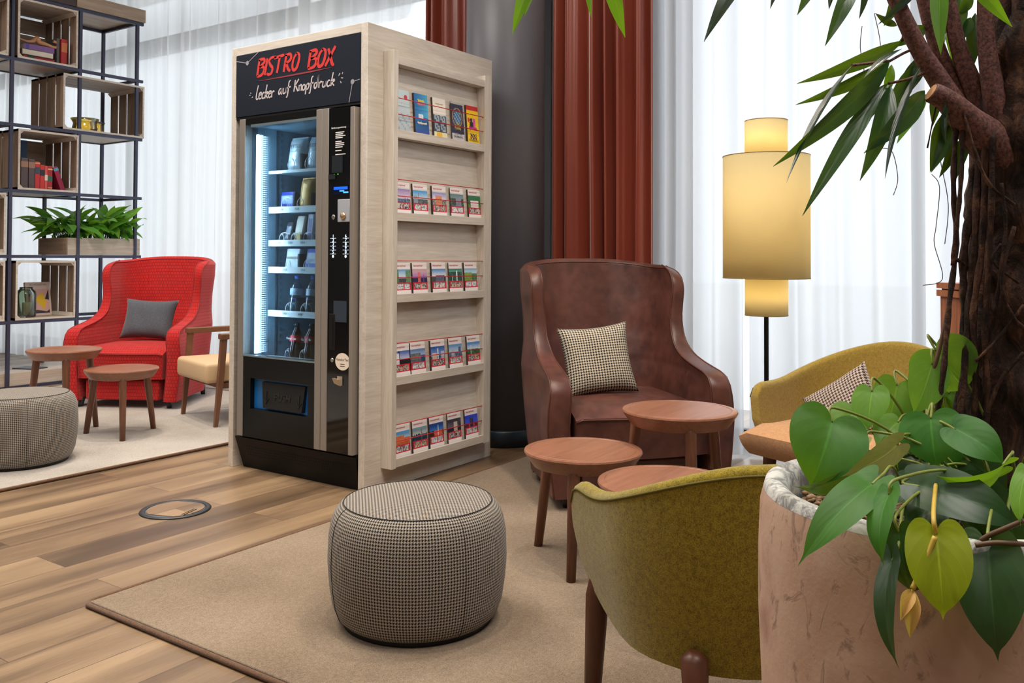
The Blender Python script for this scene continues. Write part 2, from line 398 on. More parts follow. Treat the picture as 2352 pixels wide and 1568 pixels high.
# rugs
def rug_mat(name, a, b, c_):
    t = NT(name); v = t.co(); f = t.noise(v, 260, 3, 0.75); g = t.noise(v, 1.6, 3, 0.6); k = t.noise(v, 70, 2)
    m = t.math('ADD', t.math('ADD', t.math('MULTIPLY', f, 0.6), t.math('MULTIPLY', g, 0.3)), t.math('MULTIPLY', k, 0.15))
    c = t.ramp(m, [(0.38, L(a)), (0.52, L(b)), (0.68, L(c_))])
    t.bsdf(c, 0.97, spec=0.08, bump=f, bstr=0.7, bdist=0.004, Sheen_Weight=0.2); return t.m
RUG = rug_mat('taupe_pile', (98,82,66), (134,116,96), (168,150,130)); BIND = felt('brown_binding', (122,92,70), (80,56,42), 500)
RUG_DAYLIT = rug_mat('daylit_pile', (136,128,120), (178,170,161), (206,199,190))  # daylight over the far rug put into a lighter pile colour
def rug(label, x0, x1, y0, y1, RUG=None):
    t = thing('rug', label, 'rug', ((x0+x1)/2, (y0+y1)/2, 0), 0, 'pile rugs under the seating groups'); a, b = (x1-x0)/2, (y1-y0)/2
    mb = MB(); mb.box(-a+0.012, a-0.012, -b+0.012, b-0.012, 0.0, 0.016, bev=0.004); obj('pile', mb, RUG, t)
    r = 0.03; P = []
    for cx, cy, s0 in ((a-r, b-r, 0), (-a+r, b-r, 1), (-a+r, -b+r, 2), (a-r, -b+r, 3)):
        for k in range(5): q = PI/2*(s0 + k/4); P.append((cx + r*cos(q), cy + r*sin(q), 0.009))
    P.append(P[0]); mb = MB(); mb.tube(P, 0.0085, 8, cap=False); obj('edge_binding', mb, BIND, t)
rug('large taupe rug under the leather armchair and houndstooth pouf in front', -1.508, 1.52, -3.4, -0.2, RUG)
rug('large rug painted daylight-pale under the red armchair, behind the vending machine', -3.0, 1.66, 1.47, 4.62, RUG_DAYLIT)
# floor box
t = thing('floor_outlet', 'round floor outlet with dark rim let into the planks in front of the cabinet', 'floor outlet', (-0.672, 0.522, 0))
mb = MB(); mb.lathe([(0.128,0.0),(0.128,0.004),(0.134,0.006),(0.15,0.006),(0.154,0.001)], 56); obj('rim', mb, plain('outlet_rim', (40,44,48), 0.4), t)
mb = MB(); mb.lathe([(0.127,0.0),(0.127,0.003)], 56); obj('hinge_plate', mb, plain('outlet_plate', (82,88,96), 0.4), t)
mb = MB(); R = 0.122; P = [(R*cos(q), R*sin(q)) for q in [rad(30 + i*120/16) for i in range(17)]] + [(R*cos(q), R*sin(q)) for q in [rad(210 + i*120/16) for i in range(17)]]
mb.M = Matrix.Translation((0,0,0.003)) @ Matrix.Rotation(rad(20),4,'Z'); mb.poly(P, 0.003); obj('lid', mb, floor_mat(), t)
mb = MB(); mb.M = Matrix.Rotation(rad(20),4,'Z'); mb.box(-0.075, 0.02, -0.099, -0.092, 0.003, 0.006); mb.box(-0.075, 0.02, -0.086, -0.080, 0.003, 0.006); obj('cable_slot', mb, BLACKM, t)
# ================================================================== BISTRO BOX
H = 2.289
hs = thing('vending_cabinet', 'tall pale oak cabinet housing with a BISTRO BOX sign around the vending machine', 'cabinet', (0,0,0))
mb = MB(); mb.box(0, 1.03, 0, 0.045, 0, H, bev=0.002); obj('side_panel', mb, OAKX, hs)
mb = MB(); mb.box(0, 1.03, 0.985, 1.025, 0, H, bev=0.002); obj('side_panel', mb, OAKX, hs)
mb = MB(); mb.box(0, 1.03, 0.0455, 0.9845, H-0.045, H, bev=0.002); obj('top_panel', mb, OAKY, hs)
mb = MB(); mb.box(1.0, 1.03, 0.0455, 0.9845, 0, H-0.046); obj('back_panel', mb, OAKY, hs)
NAVY = plain('navy_sign', (16,25,40), 0.6, spec=.2); SIGNRED = plain('sign_red', (206,44,40), 0.5); SIGNGREY = plain('sign_grey', (198,188,190), 0.5); UND = plain('sign_dark_red', (142,44,54), 0.5)
mb = MB(); mb.box(-0.004, 0.03, 0.046, 0.984, 1.905, 2.243, bev=0.001); sg = obj('sign_panel', mb, NAVY, hs)
mb = MB(); mb.box(0.0, 0.05, 0.046, 0.984, 1.892, 1.904); obj('sign_lip', mb, BLACKM, hs)
SF = frame((-0.0042, 0, 0), (0,-1,0), (0,0,1))      # local x to the right along the front, y up
B_ = {'B': [[(0,.02),(.03,1)], [(-.03,.98),(.38,1),(.46,.8),(.1,.54)], [(.1,.54),(.46,.5),(.5,.2),(.3,.02),(-.02,.0)]],
 'I': [[(.02,0),(.06,1)]], 'S': [[(.62,.98),(.25,1.0),(.06,.82),(.2,.56),(.4,.36),(.36,.06),(.12,0),(.0,.1)]],
 'T': [[(-.28,.93),(.1,.97),(.5,1.02)], [(.16,.96),(.08,.0)]],
 'R': [[(.0,0),(.06,1)], [(-.02,.98),(.34,1),(.46,.8),(.36,.62),(.1,.5)], [(.14,.5),(.32,.14),(.52,.0)]],
 'O': [[(.26,.98),(.05,.72),(.0,.3),(.12,.02),(.34,.1),(.46,.5),(.44,.85),(.26,.98),(.2,.94)]],
 'X': [[(.5,1.02),(.28,.6),(-.05,-.02)], [(.02,.95),(.2,.6),(.42,.04),(.55,.02)]]}
S_ = {'l': [[(.1,1.15),(.0,.5),(.0,.1),(.14,.02),(.2,.1)]], 'e': [[(.0,.28),(.24,.38),(.22,.52),(.08,.5),(.0,.25),(.1,.02),(.28,.1)]],
 'c': [[(.26,.46),(.12,.5),(.0,.25),(.1,.02),(.28,.1)]], 'k': [[(.1,1.1),(.03,.5),(.0,0)], [(.02,.3),(.2,.52),(.26,.4),(.08,.28),(.28,.0)]],
 'r': [[(.0,.5),(.02,.0)], [(.02,.3),(.14,.5),(.26,.44)]], 'a': [[(.26,.42),(.1,.46),(.0,.18),(.08,.02),(.22,.2),(.28,.5),(.26,.06),(.34,.02)]],
 'u': [[(.0,.5),(.0,.1),(.1,.02),(.22,.14),(.28,.5),(.26,.04)]], 'f': [[(.22,1.05),(.1,.9),(.1,.3),(.06,-.25),(-.04,-.3)], [(-.02,.46),(.3,.52)]],
 'K': [[(.04,.98),(.0,.0)], [(.34,1.0),(.06,.5)], [(.08,.52),(.36,.0)]], 'n': [[(.0,.5),(.02,.0)], [(.02,.3),(.14,.5),(.22,.42),(.22,.0)]],
 'o': [[(.14,.5),(.0,.3),(.06,.04),(.2,.06),(.26,.32),(.14,.5)]], 'p': [[(.02,.5),(.0,-.36)], [(.02,.36),(.16,.52),(.26,.34),(.16,.06),(.02,.1)]],
 'd': [[(.2,.46),(.06,.44),(.0,.2),(.1,.02),(.22,.2),(.34,1.1),(.26,.06)]]}
def brush(word, x, y, h, w, adv, shear, table, mbx, lw, slope=0.0):
    rnd = random.Random(len(word))
    for ch in word:
        if ch == ' ': x += adv * 1.0; continue
        wd = 0
        for st in table[ch]:
            P = smooth_path([(a * w + b * h * shear + x, b * h + y + slope * x, 0) for a, b in st], 5)
            n = len(P); W_ = [lw * (0.8 + 0.35 * sin(PI * (i + 2) / (n + 3)) + 0.12 * rnd.random()) for i in range(n)]
            mbx.stroke([(p.x, p.y) for p in P], W_, 0.0012)
            wd = max(wd, max(a for a, b in st))
        x += wd * w + adv
    return x
mb = MB(); mb.M = SF
brush('BISTRO', -0.808, 2.112, 0.088, 0.098, 0.0115, 0.17, B_, mb, 0.0135, 0.0); obj('lettering', mb, SIGNRED, sg); mb = MB(); mb.M = SF
brush('BOX', -0.412, 2.108, 0.088, 0.105, 0.014, 0.17, B_, mb, 0.0145); obj('lettering', mb, SIGNRED, sg)
mb = MB(); mb.M = SF; mb.stroke([(-0.793,2.086),(-0.6,2.087),(-0.4,2.09),(-0.241,2.094)], [.002,.007,.009,.001]); obj('underline', mb, UND, sg)
mb = MB(); mb.M = SF
brush('lecker', -0.815, 1.987, 0.066, 0.076, 0.0045, 0.14, S_, mb, 0.0066); obj('lettering', mb, SIGNGREY, sg); mb = MB(); mb.M = SF
brush('auf', -0.637, 1.997, 0.062, 0.083, 0.007, 0.14, S_, mb, 0.0066); obj('lettering', mb, SIGNGREY, sg); mb = MB(); mb.M = SF
brush('Knopfdruck', -0.518, 2.0, 0.062, 0.082, 0.0068, 0.14, S_, mb, 0.0066); obj('lettering', mb, SIGNGREY, sg); mb = MB(); mb.M = SF
for q in [(-.872,2.017,-.862,2.016),(-.862,2.03,-.857,2.024),(-.85,2.0,-.843,2.006),(-.192,2.046,-.183,2.058),(-.176,2.034,-.162,2.032),(-.18,2.018,-.174,2.008),(-.168,2.052,-.163,2.06)]:
    mb.stroke([(q[0],q[1]),(q[2],q[3])], [.003,.0055])
obj('accent_dashes', mb, SIGNGREY, sg)
for (cx, cy), es in (((-.89,2.194),((-.983,2.214),(-.80,2.243))), ((-.096,2.006),((-.047,2.013),(-.119,1.906)))):
    mb = MB(); mb.M = SF; mb.poly([(cx + .0125*cos(2*PI*i/20), cy + .0125*sin(2*PI*i/20)) for i in range(20)], 0.0012)
    for e in es: mb.stroke([(cx,cy), e], .0042, 0.0011)
    obj('network_motif', mb, plain('sign_dim', (150,146,152), 0.5), sg)

# ---- brochure rack on the cabinet's side
rk = thing('brochure_rack', 'pale oak wall rack of five brochure rows on the side of the cabinet', 'brochure rack', (0,0,0))
D0 = 0.07
mb = MB(); mb.box(0.112, 0.146, -D0, -0.0005, 0.108, 2.168, bev=0.0015); obj('side_board', mb, OAKZ, rk)
mb = MB(); mb.box(0.868, 0.926, -D0, -0.0005, 0.108, 2.168, bev=0.0015); obj('side_board', mb, OAKZ, rk)
mb = MB(); mb.box(0.1465, 0.8675, -D0+0.003, -0.0005, 2.102, 2.142, bev=0.0015); obj('top_rail', mb, OAKX, rk)
LT = [1.778, 1.366, 0.962, 0.555, 0.154]; TOPS = [2.101, 1.735, 1.324, 0.922, 0.514]
CORD = plain('red_elastic', (190,28,40), 0.5)
for lt, tp in zip(LT, TOPS):
    mb = MB(); mb.box(0.1465, 0.8675, -D0+0.002, -D0+0.016, lt-0.041, lt, bev=0.001); mb.box(0.1465, 0.8675, -D0+0.017, -0.02, lt-0.041, lt-0.035); obj('ledge', mb, OAKX, rk)
    mb = MB(); mb.hexa([(0.147,-0.034,lt-0.034),(0.867,-0.034,lt-0.034),(0.867,-0.028,lt-0.034),(0.147,-0.028,lt-0.034),(0.147,-0.008,tp-0.001),(0.867,-0.008,tp-0.001),(0.867,-0.002,tp-0.001),(0.147,-0.002,tp-0.001)]); obj('back_board', mb, OAKX, rk)
    for dz in (0.165 if lt < 1.7 else 0.158, 0.083 if lt < 1.7 else 0.077):
        mb = MB(); mb.tube([(0.146,-0.058,lt+dz),(0.868,-0.058,lt+dz-0.003)], 0.0024, 6); obj('elastic_cord', mb, CORD, rk)
# brochures: printed leaflets
def print_mat():
    t = NT('printed_paper'); a = t.n('ShaderNodeVertexColor', layer_name='Print'); t.bsdf(a.outputs[0], 0.4, spec=0.4); return t.m
PRINT = print_mat()
def leaflet(name, label, cover, w, h, th, loc, lean, group, nx=22, ny=34, cat='brochure'):
    """stands on its lower edge, front towards -Y, leaning back by lean; cover(u, v) gives the printed colour"""
    bm = bmesh.new(); lay = bm.loops.layers.float_color.new('Print')
    def F(ps, c):
        f = bm.faces.new([bm.verts.new(p) for p in ps])
        for l in f.loops: l[lay] = L(c)
    for i in range(nx):
        for j in range(ny):
            a, b, c_, d = i/nx, (i+1)/nx, j/ny, (j+1)/ny
            F([(a*w-w/2,0,c_*h),(b*w-w/2,0,c_*h),(b*w-w/2,0,d*h),(a*w-w/2,0,d*h)], cover((a+b)/2, (c_+d)/2))
    e = (236,232,228); x0, x1 = -w/2, w/2; dk = (70,58,54)
    for ps, cc_ in ((((x0,th,0),(x0,th,h),(x1,th,h),(x1,th,0)),e),(((x0,0,0),(x0,0,h),(x0,th,h),(x0,th,0)),dk),(((x1,0,0),(x1,th,0),(x1,th,h),(x1,0,h)),e),(((x0,0,h),(x1,0,h),(x1,th,h),(x0,th,h)),e),(((x0,0,0),(x0,th,0),(x1,th,0),(x1,0,0)),e)): F(ps, cc_)
    bmesh.ops.remove_doubles(bm, verts=bm.verts, dist=1e-6)
    me = bpy.data.meshes.new(name); bm.to_mesh(me); bm.free(); me.materials.append(PRINT)
    o = bpy.data.objects.new(name, me); col.objects.link(o); o.location = loc; o.rotation_euler = (lean, 0, 0)
    return tag(o, label, cat, group)
def mixc(a, b, t): t = max(0, min(1, t)); return tuple(x + (y - x) * t for x, y in zip(a, b))
def city(seed, sky0, sky1, land, hz, feat):
    """a hotel leaflet: white head, town view, red block with two room pictures, white foot"""
    rnd = random.Random(seed); nz = [[rnd.random() for _ in range(40)] for _ in range(40)]
    pal = [((238,232,226),(120,128,140)), ((226,196,160),(90,100,120)), ((240,240,242),(150,160,170)), ((222,208,196),(60,66,80))][seed % 4]
    def f(u, v):
        n = nz[int(u*39)][int(v*39)]
        if v > 0.83: return (246,240,240)
        if v > 0.475:
            y = (v - 0.475) / 0.355
            for fx, fw, ft, fc in feat:
                if abs(u - fx) < fw and y < ft: return mixc(fc, (255,255,255), n*0.25)
            if y < hz + 0.06*nz[int(u*39)][3]: return mixc(land, (20,24,28), n*0.6)
            return mixc(sky1, sky0, (y - hz) / max(0.05, 1 - hz) + 0.15*(n - 0.5))
        if v > 0.27:
            if 0.30 < v < 0.445 and (0.1 < u < 0.49 or 0.54 < u < 0.93):
                return mixc(pal[0], pal[1], 1.0 if n > 0.68 else n*0.5)
            return (214,36,62)
        return (246,240,240)
    return f
TRED = plain('title_red', (200,60,80), 0.5)
ROWS = {1: ('second', [('lilac evening sky over a bay',(150,130,190),(236,214,226),(120,150,200),.22,[]),('church spire under blue sky',(60,150,220),(225,235,240),(120,130,130),.3,[(.38,.025,.85,(110,112,120)),(.2,.14,.6,(130,150,165))]),('orange roofed town hall',(150,150,210),(240,236,236),(200,196,190),.35,[(.45,.24,.7,(214,130,90))]),('grey green old town',(90,130,140),(140,165,160),(96,120,116),.6,[(.62,.2,.7,(120,130,150))]),('white manor in green park',(60,120,90),(40,110,60),(120,190,60),.2,[(.5,.32,.55,(236,226,230))])]),
 2: ('third', [('village street between trees',(120,180,235),(240,245,250),(90,100,110),.3,[(.12,.13,.95,(70,120,70)),(.85,.16,.9,(80,130,90))]),('cathedral at purple dusk',(236,190,190),(150,120,190),(60,60,120),.3,[(.45,.09,.75,(220,90,90)),(.75,.03,.55,(90,70,140))]),('river front under pale blue sky',(90,150,220),(240,236,240),(90,110,110),.4,[(.55,.3,.5,(80,90,120))]),('white rapids in green woods',(60,140,110),(110,170,160),(60,120,100),.7,[(.58,.05,.8,(230,236,240)),(.25,.04,.4,(220,230,225))]),('autumn woods beside a meadow',(150,200,235),(235,242,240),(120,170,50),.2,[(.3,.3,.65,(120,150,50)),(.75,.25,.6,(60,110,70))])]),
 3: ('fourth', [('white towers by a dark road',(90,120,200),(210,215,240),(50,56,58),.3,[(.2,.1,.85,(236,236,244)),(.31,.04,.95,(40,46,70))]),('harbour on a wide blue river',(110,150,210),(170,190,220),(70,120,180),.45,[(.35,.33,.65,(90,96,100))]),('pale towers on a blue sea',(60,100,190),(120,160,220),(90,150,190),.25,[(.5,.05,.85,(200,220,240)),(.25,.16,.45,(220,190,170)),(.85,.12,.6,(190,180,190))]),('skyscrapers behind a lake',(110,170,225),(190,210,230),(120,160,190),.28,[(.82,.09,.75,(60,80,110)),(.3,.1,.6,(170,170,190))]),('blue sky and green parkland',(80,150,230),(220,232,245),(60,130,60),.35,[(.3,.04,.7,(225,225,220))])]),
 4: ('bottom', [('half timbered square with orange roofs',(80,160,230),(200,225,240),(90,80,80),.3,[(.35,.3,.62,(210,100,50)),(.8,.2,.5,(200,90,50))]),('steel bridge over a dusky river',(120,160,180),(190,200,200),(40,80,110),.4,[(.6,.02,.85,(90,110,120))]),('city lights under deep blue night sky',(20,60,150),(60,130,200),(70,40,30),.35,[(.62,.02,.8,(200,220,250)),(.6,.3,.42,(220,90,60))]),('lit bridge in a dark city night',(50,50,60),(110,100,120),(30,34,60),.3,[(.6,.14,.75,(200,180,170)),(.9,.08,.9,(20,20,26))]),('red mining tower at blue dusk',(40,70,220),(60,90,230),(150,20,40),.3,[(.5,.12,.7,(30,20,50)),(.5,.22,.35,(200,30,50))])])}
XS = {1: [.215,.352,.506,.657,.814], 2: [.222,.352,.506,.648,.783], 3: [.219,.341,.501,.650,.811], 4: [.224,.360,.494,.644,.796]}
for r, (nm, lst) in ROWS.items():
    for k, (lb, s0, s1, ld, hz, ft) in enumerate(lst):
        z = LT[r] - 0.032; th = 0.006 + 0.004 * ((k * 7 + r * 3) % 3)
        o = leaflet('city_brochure', 'brochure showing %s, %s row of the rack' % (lb, nm), city(r*7+k, s0, s1, ld, hz, ft), 0.114, 0.187, th, (XS[r][k], -0.0495, z), -0.085, 'hotel brochures in the rack')
        text('title', 'IntercityHotel', 0.0125, TRED, o, frame((-0.012,-0.0006,0.172), (1,0,0), (0,0,1)), 0.0002)
def c_pale(u, v): return mixc((206,226,232), (176,186,194), (1-v)) if not (v < .5 and (int(u*9)+int(v*20)) % 4 == 0) else (160,170,180)
def c_blue(u, v):
    if v < .22: return (52,82,160)
    if v < .42: return mixc((40,100,160),(30,80,140), u)
    if .46 < v < .56 and .25 < u < .6: return (220,228,240)
    return mixc((40,110,180), (80,180,220), u * (v > .5))
def c_photo(u, v):
    if v < .25: return (240,190,60) if .2 < u < .6 else (240,232,190)
    if v < .62: return mixc((190,205,220), (60,72,88), 1.0 if (int(u*11)*int(v*23)) % 5 < 2 else 0.25)
    return (246,242,232)
def c_dark(u, v):
    d = math.hypot((u-.5), (v-.66)*1.9)
    if v < .3: return (206,204,208)
    if v > .95: return (190,190,180)
    if .36 < d < .42: return (170,140,90)
    if d < .3: return (70,110,150) if (int(u*12)+int(v*25)) % 3 else (150,180,200)
    return (52,52,82)
def c_yellow(u, v):
    if v > .89: return (206,40,44)
    if math.hypot(u-.16, (v-.66)*1.9) < .1: return (220,60,50)
    if math.hypot(u-.38, (v-.66)*1.9) < .1 or (abs(u-.38) < .14 and .46 < v < .62): return (40,32,40)
    if abs(u-.62) < .12 and .46 < v < .7: return (220,90,170)
    if .22 < v < .36 and abs(u-.5) < .26 and (int(u*14)+int(v*30)) % 3: return (60,60,90)
    return (246,206,30)
tops = [('pale grey blue city guide dated 2017, leftmost in the top row of the rack', c_pale, .214, .004), ('blue attraction leaflet with a white boat, top row of the rack', c_blue, .360, .016), ('leaflet with white head, city photo and yellow foot, top row', c_photo, .508, .014), ('dark navy show flyer with a golden ring, top row of the rack', c_dark, .660, .003), ('bright yellow show flyer for Duisburg, right end of the top row', c_yellow, .798, .014)]
TG = 'event leaflets in the top row of the rack'; YEL = plain('print_yellow', (240,220,60), .5); PINK = plain('print_pink', (214,60,140), .5); DKT = plain('print_dark', (36,34,40), .5)
for k, (lb, fn, x_, th) in enumerate(tops):
    o = leaflet('event_leaflet', lb, fn, 0.107, 0.243, th, (x_, -0.0495, LT[0]-0.032), -0.085, TG, 26, 48)
    T = lambda nm, b, s, m, x, z: text(nm, b, s, m, o, frame((x,-0.0006,z), (1,0,0), (0,0,1)), 0.0002)
    def scrib(nm, m, x, z, w, h, n):
        mb = MB(); mb.M = frame((x, -0.0004, z), (1,0,0), (0,0,1)); rnd = random.Random(n)
        mb.stroke([(-w/2 + w*i/(n*4), h*(0.5*sin(i*1.6) + rnd.uniform(-.3,.3))) for i in range(n*4+1)], h*0.42, 0.0003); obj(nm, mb, m, o)
    if k == 0:
        T('date', '2017', .026, WHITE, -.02, .168)
        mb = MB(); mb.M = frame((.027,-.0003,.207),(1,0,0),(0,0,1)); mb.poly([(.013*cos(i*.314),.013*sin(i*.314)) for i in range(20)], .0004); obj('badge', mb, TRED, o)
    if k == 1: scrib('lettering', YEL, 0, .207, .05, .012, 6); scrib('lettering', plain('print_rose', (226,120,130), .5), 0, .190, .06, .01, 7); scrib('lettering', WHITE, 0, .09, .07, .012, 8)
    if k == 2: scrib('lettering', plain('print_ochre', (190,150,60), .5), 0, .212, .06, .006, 8)
    if k == 3: T('title', 'The', .018, YEL, 0, .125); T('title', 'Family', .022, YEL, 0, .100); T('date', '17.-22.10.2017', .0115, DKT, 0, .068); T('place', 'DUISBURG', .0165, DKT, 0, .053)
    if k == 4: scrib('lettering', PINK, 0, .115, .072, .017, 6); T('date', '03.-14.01.18', .0125, plain('print_orange', (226,120,30), .5), 0, .064); T('place', 'DUISBURG', .0175, DKT, 0, .048)
# ---- vending machine (stands inside the housing, front at X = -0.03)
vm = thing('vending_machine', 'black snack vending machine with lit glass front inside the oak cabinet', 'vending machine', (0,0,0))
INNER = plain('inner_steel', (118,146,164), 0.4, 0.2); INDARK = plain('inner_dark', (46,56,64), 0.5)
xf = -0.03; Y0, Y1 = 0.052, 0.932
mb = MB()          # carcass: walls around the goods space
mb.box(0.02, 0.86, Y0, 0.10, 0.12, 1.885); mb.box(0.02, 0.86, 0.90, Y1, 0.12, 1.885); mb.box(0.02, 0.86, 0.1002, 0.8998, 1.872, 1.885)
mb.box(0.80, 0.86, 0.1002, 0.8998, 0.12, 1.8718); mb.box(0.02, 0.7998, 0.1002, 0.8998, 0.12, 0.16)
obj('carcass', mb, BLACKM, vm)
mb = MB(); mb.box(0.03, 0.62, 0.838, 0.899, 0.56, 1.86); mb.box(0.62, 0.64, 0.12, 0.838, 0.56, 1.86); mb.box(0.03, 0.62, 0.12, 0.8375, 1.845, 1.86); mb.box(0.03, 0.62, 0.12, 0.8375, 0.555, 0.565)
for z in [0.66 + 0.036*i for i in range(33)]: mb.box(0.19, 0.198, 0.836, 0.838, z, z + 0.02, 1)
mb.box(0.155, 0.165, 0.834, 0.838, 0.58, 1.84, 1)
obj('liner', mb, [INNER, INDARK], vm)
mb = MB(); mb.box(0.045, 0.075, 0.828, 0.8375, 0.72, 1.60); mb.tube([(0.06,0.832,0.72),(0.065,0.832,0.70),(0.09,0.832,0.685),(0.10,0.832,0.685)], 0.008, 8); obj('cable_duct', mb, INDARK, vm)
# door
mb = MB()
mb.box(xf, 0.018, 0.872, 0.918, 0.186, 1.885, bev=0.002); obj('door_strip', mb, STEEL, vm)
mb = MB(); mb.box(xf, 0.018, 0.2785, 0.322, 0.186, 1.885, bev=0.002); obj('door_strip', mb, STEEL, vm)
mb = MB(); mb.box(xf, 0.018, 0.2335, 0.2765, 0.186, 1.885, bev=0.002); obj('door_strip', mb, STEEL, vm)
mb = MB(); mb.box(xf, 0.018, 0.056, 0.084, 0.186, 1.878, bev=0.002); obj('door_strip', mb, plain('bronze_strip', (150,142,134), 0.4, 0.4), vm)
mb = MB(); mb.box(xf+0.004, 0.018, 0.3225, 0.8715, 1.852, 1.885); obj('door_panel', mb, BLACK, vm)
mb = MB(); mb.box(xf+0.004, 0.018, 0.3225, 0.8715, 0.186, 0.338); mb.box(xf+0.004, 0.018, 0.3225, 0.8715, 0.50, 0.612)
mb.box(xf+0.004, 0.018, 0.813, 0.8715, 0.3382, 0.4998); mb.box(xf+0.004, 0.018, 0.3225, 0.373, 0.3382, 0.4998)
obj('door_panel', mb, BLACK, vm)
mb = MB(); mb.box(xf+0.002, 0.018, 0.3225, 0.8715, 0.6125, 0.6205); obj('window_trim', mb, plain('aluminium_trim', (160,180,190), 0.3, 0.8), vm)
mb = MB(); mb.box(xf+0.003, 0.018, 0.3225, 0.83, 1.838, 1.8515); obj('window_trim', mb, plain('aluminium_trim', (160,180,190), 0.3, 0.8), vm)
mb = MB(); mb.box(xf+0.006, xf+0.012, 0.3226, 0.8712, 0.6207, 1.8515); obj('window_pane', mb, glass('machine_glass', (226,240,246), 0.02), vm)
mb = MB(); mb.box(0.0, 0.012, 0.802, 0.816, 0.628, 1.80); obj('light_strip', mb, emit('led_tube', (206,232,255), 40), vm)
mb = MB()
for z in [0.635 + 0.0115*i for i in range(101)]: mb.box(0.022, 0.030, 0.775, 0.790, z, z + 0.006)
obj('strip_reflection', mb, emit('led_reflection', (190,225,255), 9), vm)  # emissive ribs stand in for the strip's reflection beside it
for nm, lx, rz_ in (('led_tube_lamp', (0.034, 0.790, 1.214), rad(-128)),):
    l_ = bpy.data.lights.new(nm, 'AREA'); l_.shape = 'RECTANGLE'; l_.size = 0.02; l_.size_y = 1.15; l_.energy = 11; l_.color = (.68, .86, 1.0)
    lo = bpy.data.objects.new(nm, l_); lo.location = lx; lo.rotation_euler = (rad(90), 0, rz_); col.objects.link(lo)
# delivery flap
mb = MB(); mb.box(0.0, 0.016, 0.374, 0.812, 0.339, 0.499); obj('delivery_recess', mb, plain('flap_blue', (24,104,176), 0.35), vm)
mb = MB(); mb.hexa([(-0.026,0.418,0.352),(0.0,0.418,0.352),(0.0,0.712,0.352),(-0.026,0.712,0.352),(-0.012,0.405,0.485),(0.0,0.405,0.485),(0.0,0.735,0.485),(-0.012,0.735,0.485)]); fl = obj('delivery_flap', mb, plain('flap_black', (22,22,24), 0.4), vm)
text('lettering', 'PUSH', 0.052, plain('emboss', (60,56,52), 0.3, 0.4), fl, frame((-0.0208,0.566,0.412), (0,-1,0), (0.1,0,1)), 0.002)
mb = MB()
for y in (0.69, 0.44):
    mb.M = frame((-0.0208,y,0.41), (0,-1,0), (0.1,0,1)); mb.stroke([(0,.03),(0,-.03)], .003, .003); mb.stroke([(-.018,-.008),(0,-.036),(.018,-.008)], .003, .003)
obj('arrow', mb, plain('emboss', (60,56,52), 0.3, 0.4), fl)
# operating panel
mb = MB(); mb.box(xf+0.003, 0.018, 0.0845, 0.233, 0.186, 1.882); op = obj('control_panel', mb, plain('panel_gloss', (8,10,13), 0.06, spec=0.6), vm)
PF = lambda y, z, dx=-0.0008: frame((xf+0.003+dx, y, z), (0,-1,0), (0,0,1))
GLW = plain('panel_print', (226,226,226), 0.5); GL2 = emit('keypad_glow', (225,240,255), 1.6)
text('lettering', 'Bedienungsanleitung', 0.0125, GLW, op, PF(0.165, 1.783), 0.0003)
mb = MB()
for k, (w, z) in enumerate([(.06,1.757),(.052,1.748),(.068,1.739),(.05,1.730),(.042,1.712),(.06,1.703),(.06,1.694),(.05,1.684),(.042,1.667),(.07,1.648),(.032,1.639)]):
    mb.M = PF(0.195, z); mb.box(0.008, 0.008 + w, 0, 0.0045, 0, 0.0006)
obj('instruction_lines', mb, GLW, op)
mb = MB(); mb.M = PF(0.165, 1.615); mb.box(-.045, .03, -.055, .03, -.004, .002); mb.box(-.066, -.02, -.086, -.062, 0, .004); obj('note_reader', mb, plain('reader_grey', (30,36,42), 0.3), op)
mb = MB(); mb.M = PF(0.19, 1.552); mb.box(-.004,.0,-.002,.002,0,.001); mb.box(.02,.024,-.001,.003,0,.001); obj('status_light', mb, emit('green_led', (90,220,60), 4), op)
mb = MB(); mb.M = PF(0.145, 1.474); mb.box(-.056,.048,-.022,.022,0,.001); ds = obj('display', mb, plain('display_dark', (6,14,40), .2), op)
mb = MB(); mb.M = PF(0.145, 1.474, -.002); mb.box(-.05,.045,.002,.016,0,.0005); obj('lit_line', mb, emit('display_blue', (30,90,230), 1.5), ds)
mb = MB(); mb.M = PF(0.145, 1.474, -.002); mb.box(-.01,.022,-.008,-.002,0,.0005); mb.box(.016,.05,-.016,-.009,0,.0005); obj('lit_text', mb, emit('display_blue2', (60,140,255), 2.5), ds)
mb = MB(); mb.M = PF(0.125, 1.372, 0); mb.box(-.041,.041,-.056,.056,0,.004, bev=.003); cr = obj('card_reader', mb, plain('reader_silver', (176,180,190), 0.4, 0.2), op)
mb = MB(); mb.M = PF(0.125, 1.346, -.004) ; mb.lathe([(.017,0),(.017,.006),(.013,.010),(.0,.011)], 24); mb.box(-.0015,.0015,-.012,.012,.010,.014); obj('coin_knob', mb, plain('brass_knob', (220,190,150), 0.15, 0.9), cr)
mb = MB(); mb.M = PF(0.197, 1.342, 0); mb.lathe([(.012,0),(.012,.003),(.009,.004)], 20); obj('lock', mb, plain('chrome', (200,200,200), 0.2, 0.9), op)
for k in range(5):
    for y, ch in ((0.198, '12345'[k]), (0.111, '67890'[k])):
        text('key_digit', ch, 0.0215, GL2, op, PF(y, 1.247 - 0.0195*k), 0.0003, sx=1.15)
mb = MB()
for k in range(5):
    for y in (0.198, 0.111): mb.M = PF(y, 1.2375 - 0.0195*k); mb.box(-.02,.02,-.0008,.0008,0,.0005)
for y in (0.198, 0.111): mb.M = PF(y, 1.148); mb.poly([(.0065*cos(i*.4189), .0075*sin(i*.4189)) for i in range(15)], .0005)
obj('keypad_line', mb, GL2, op)
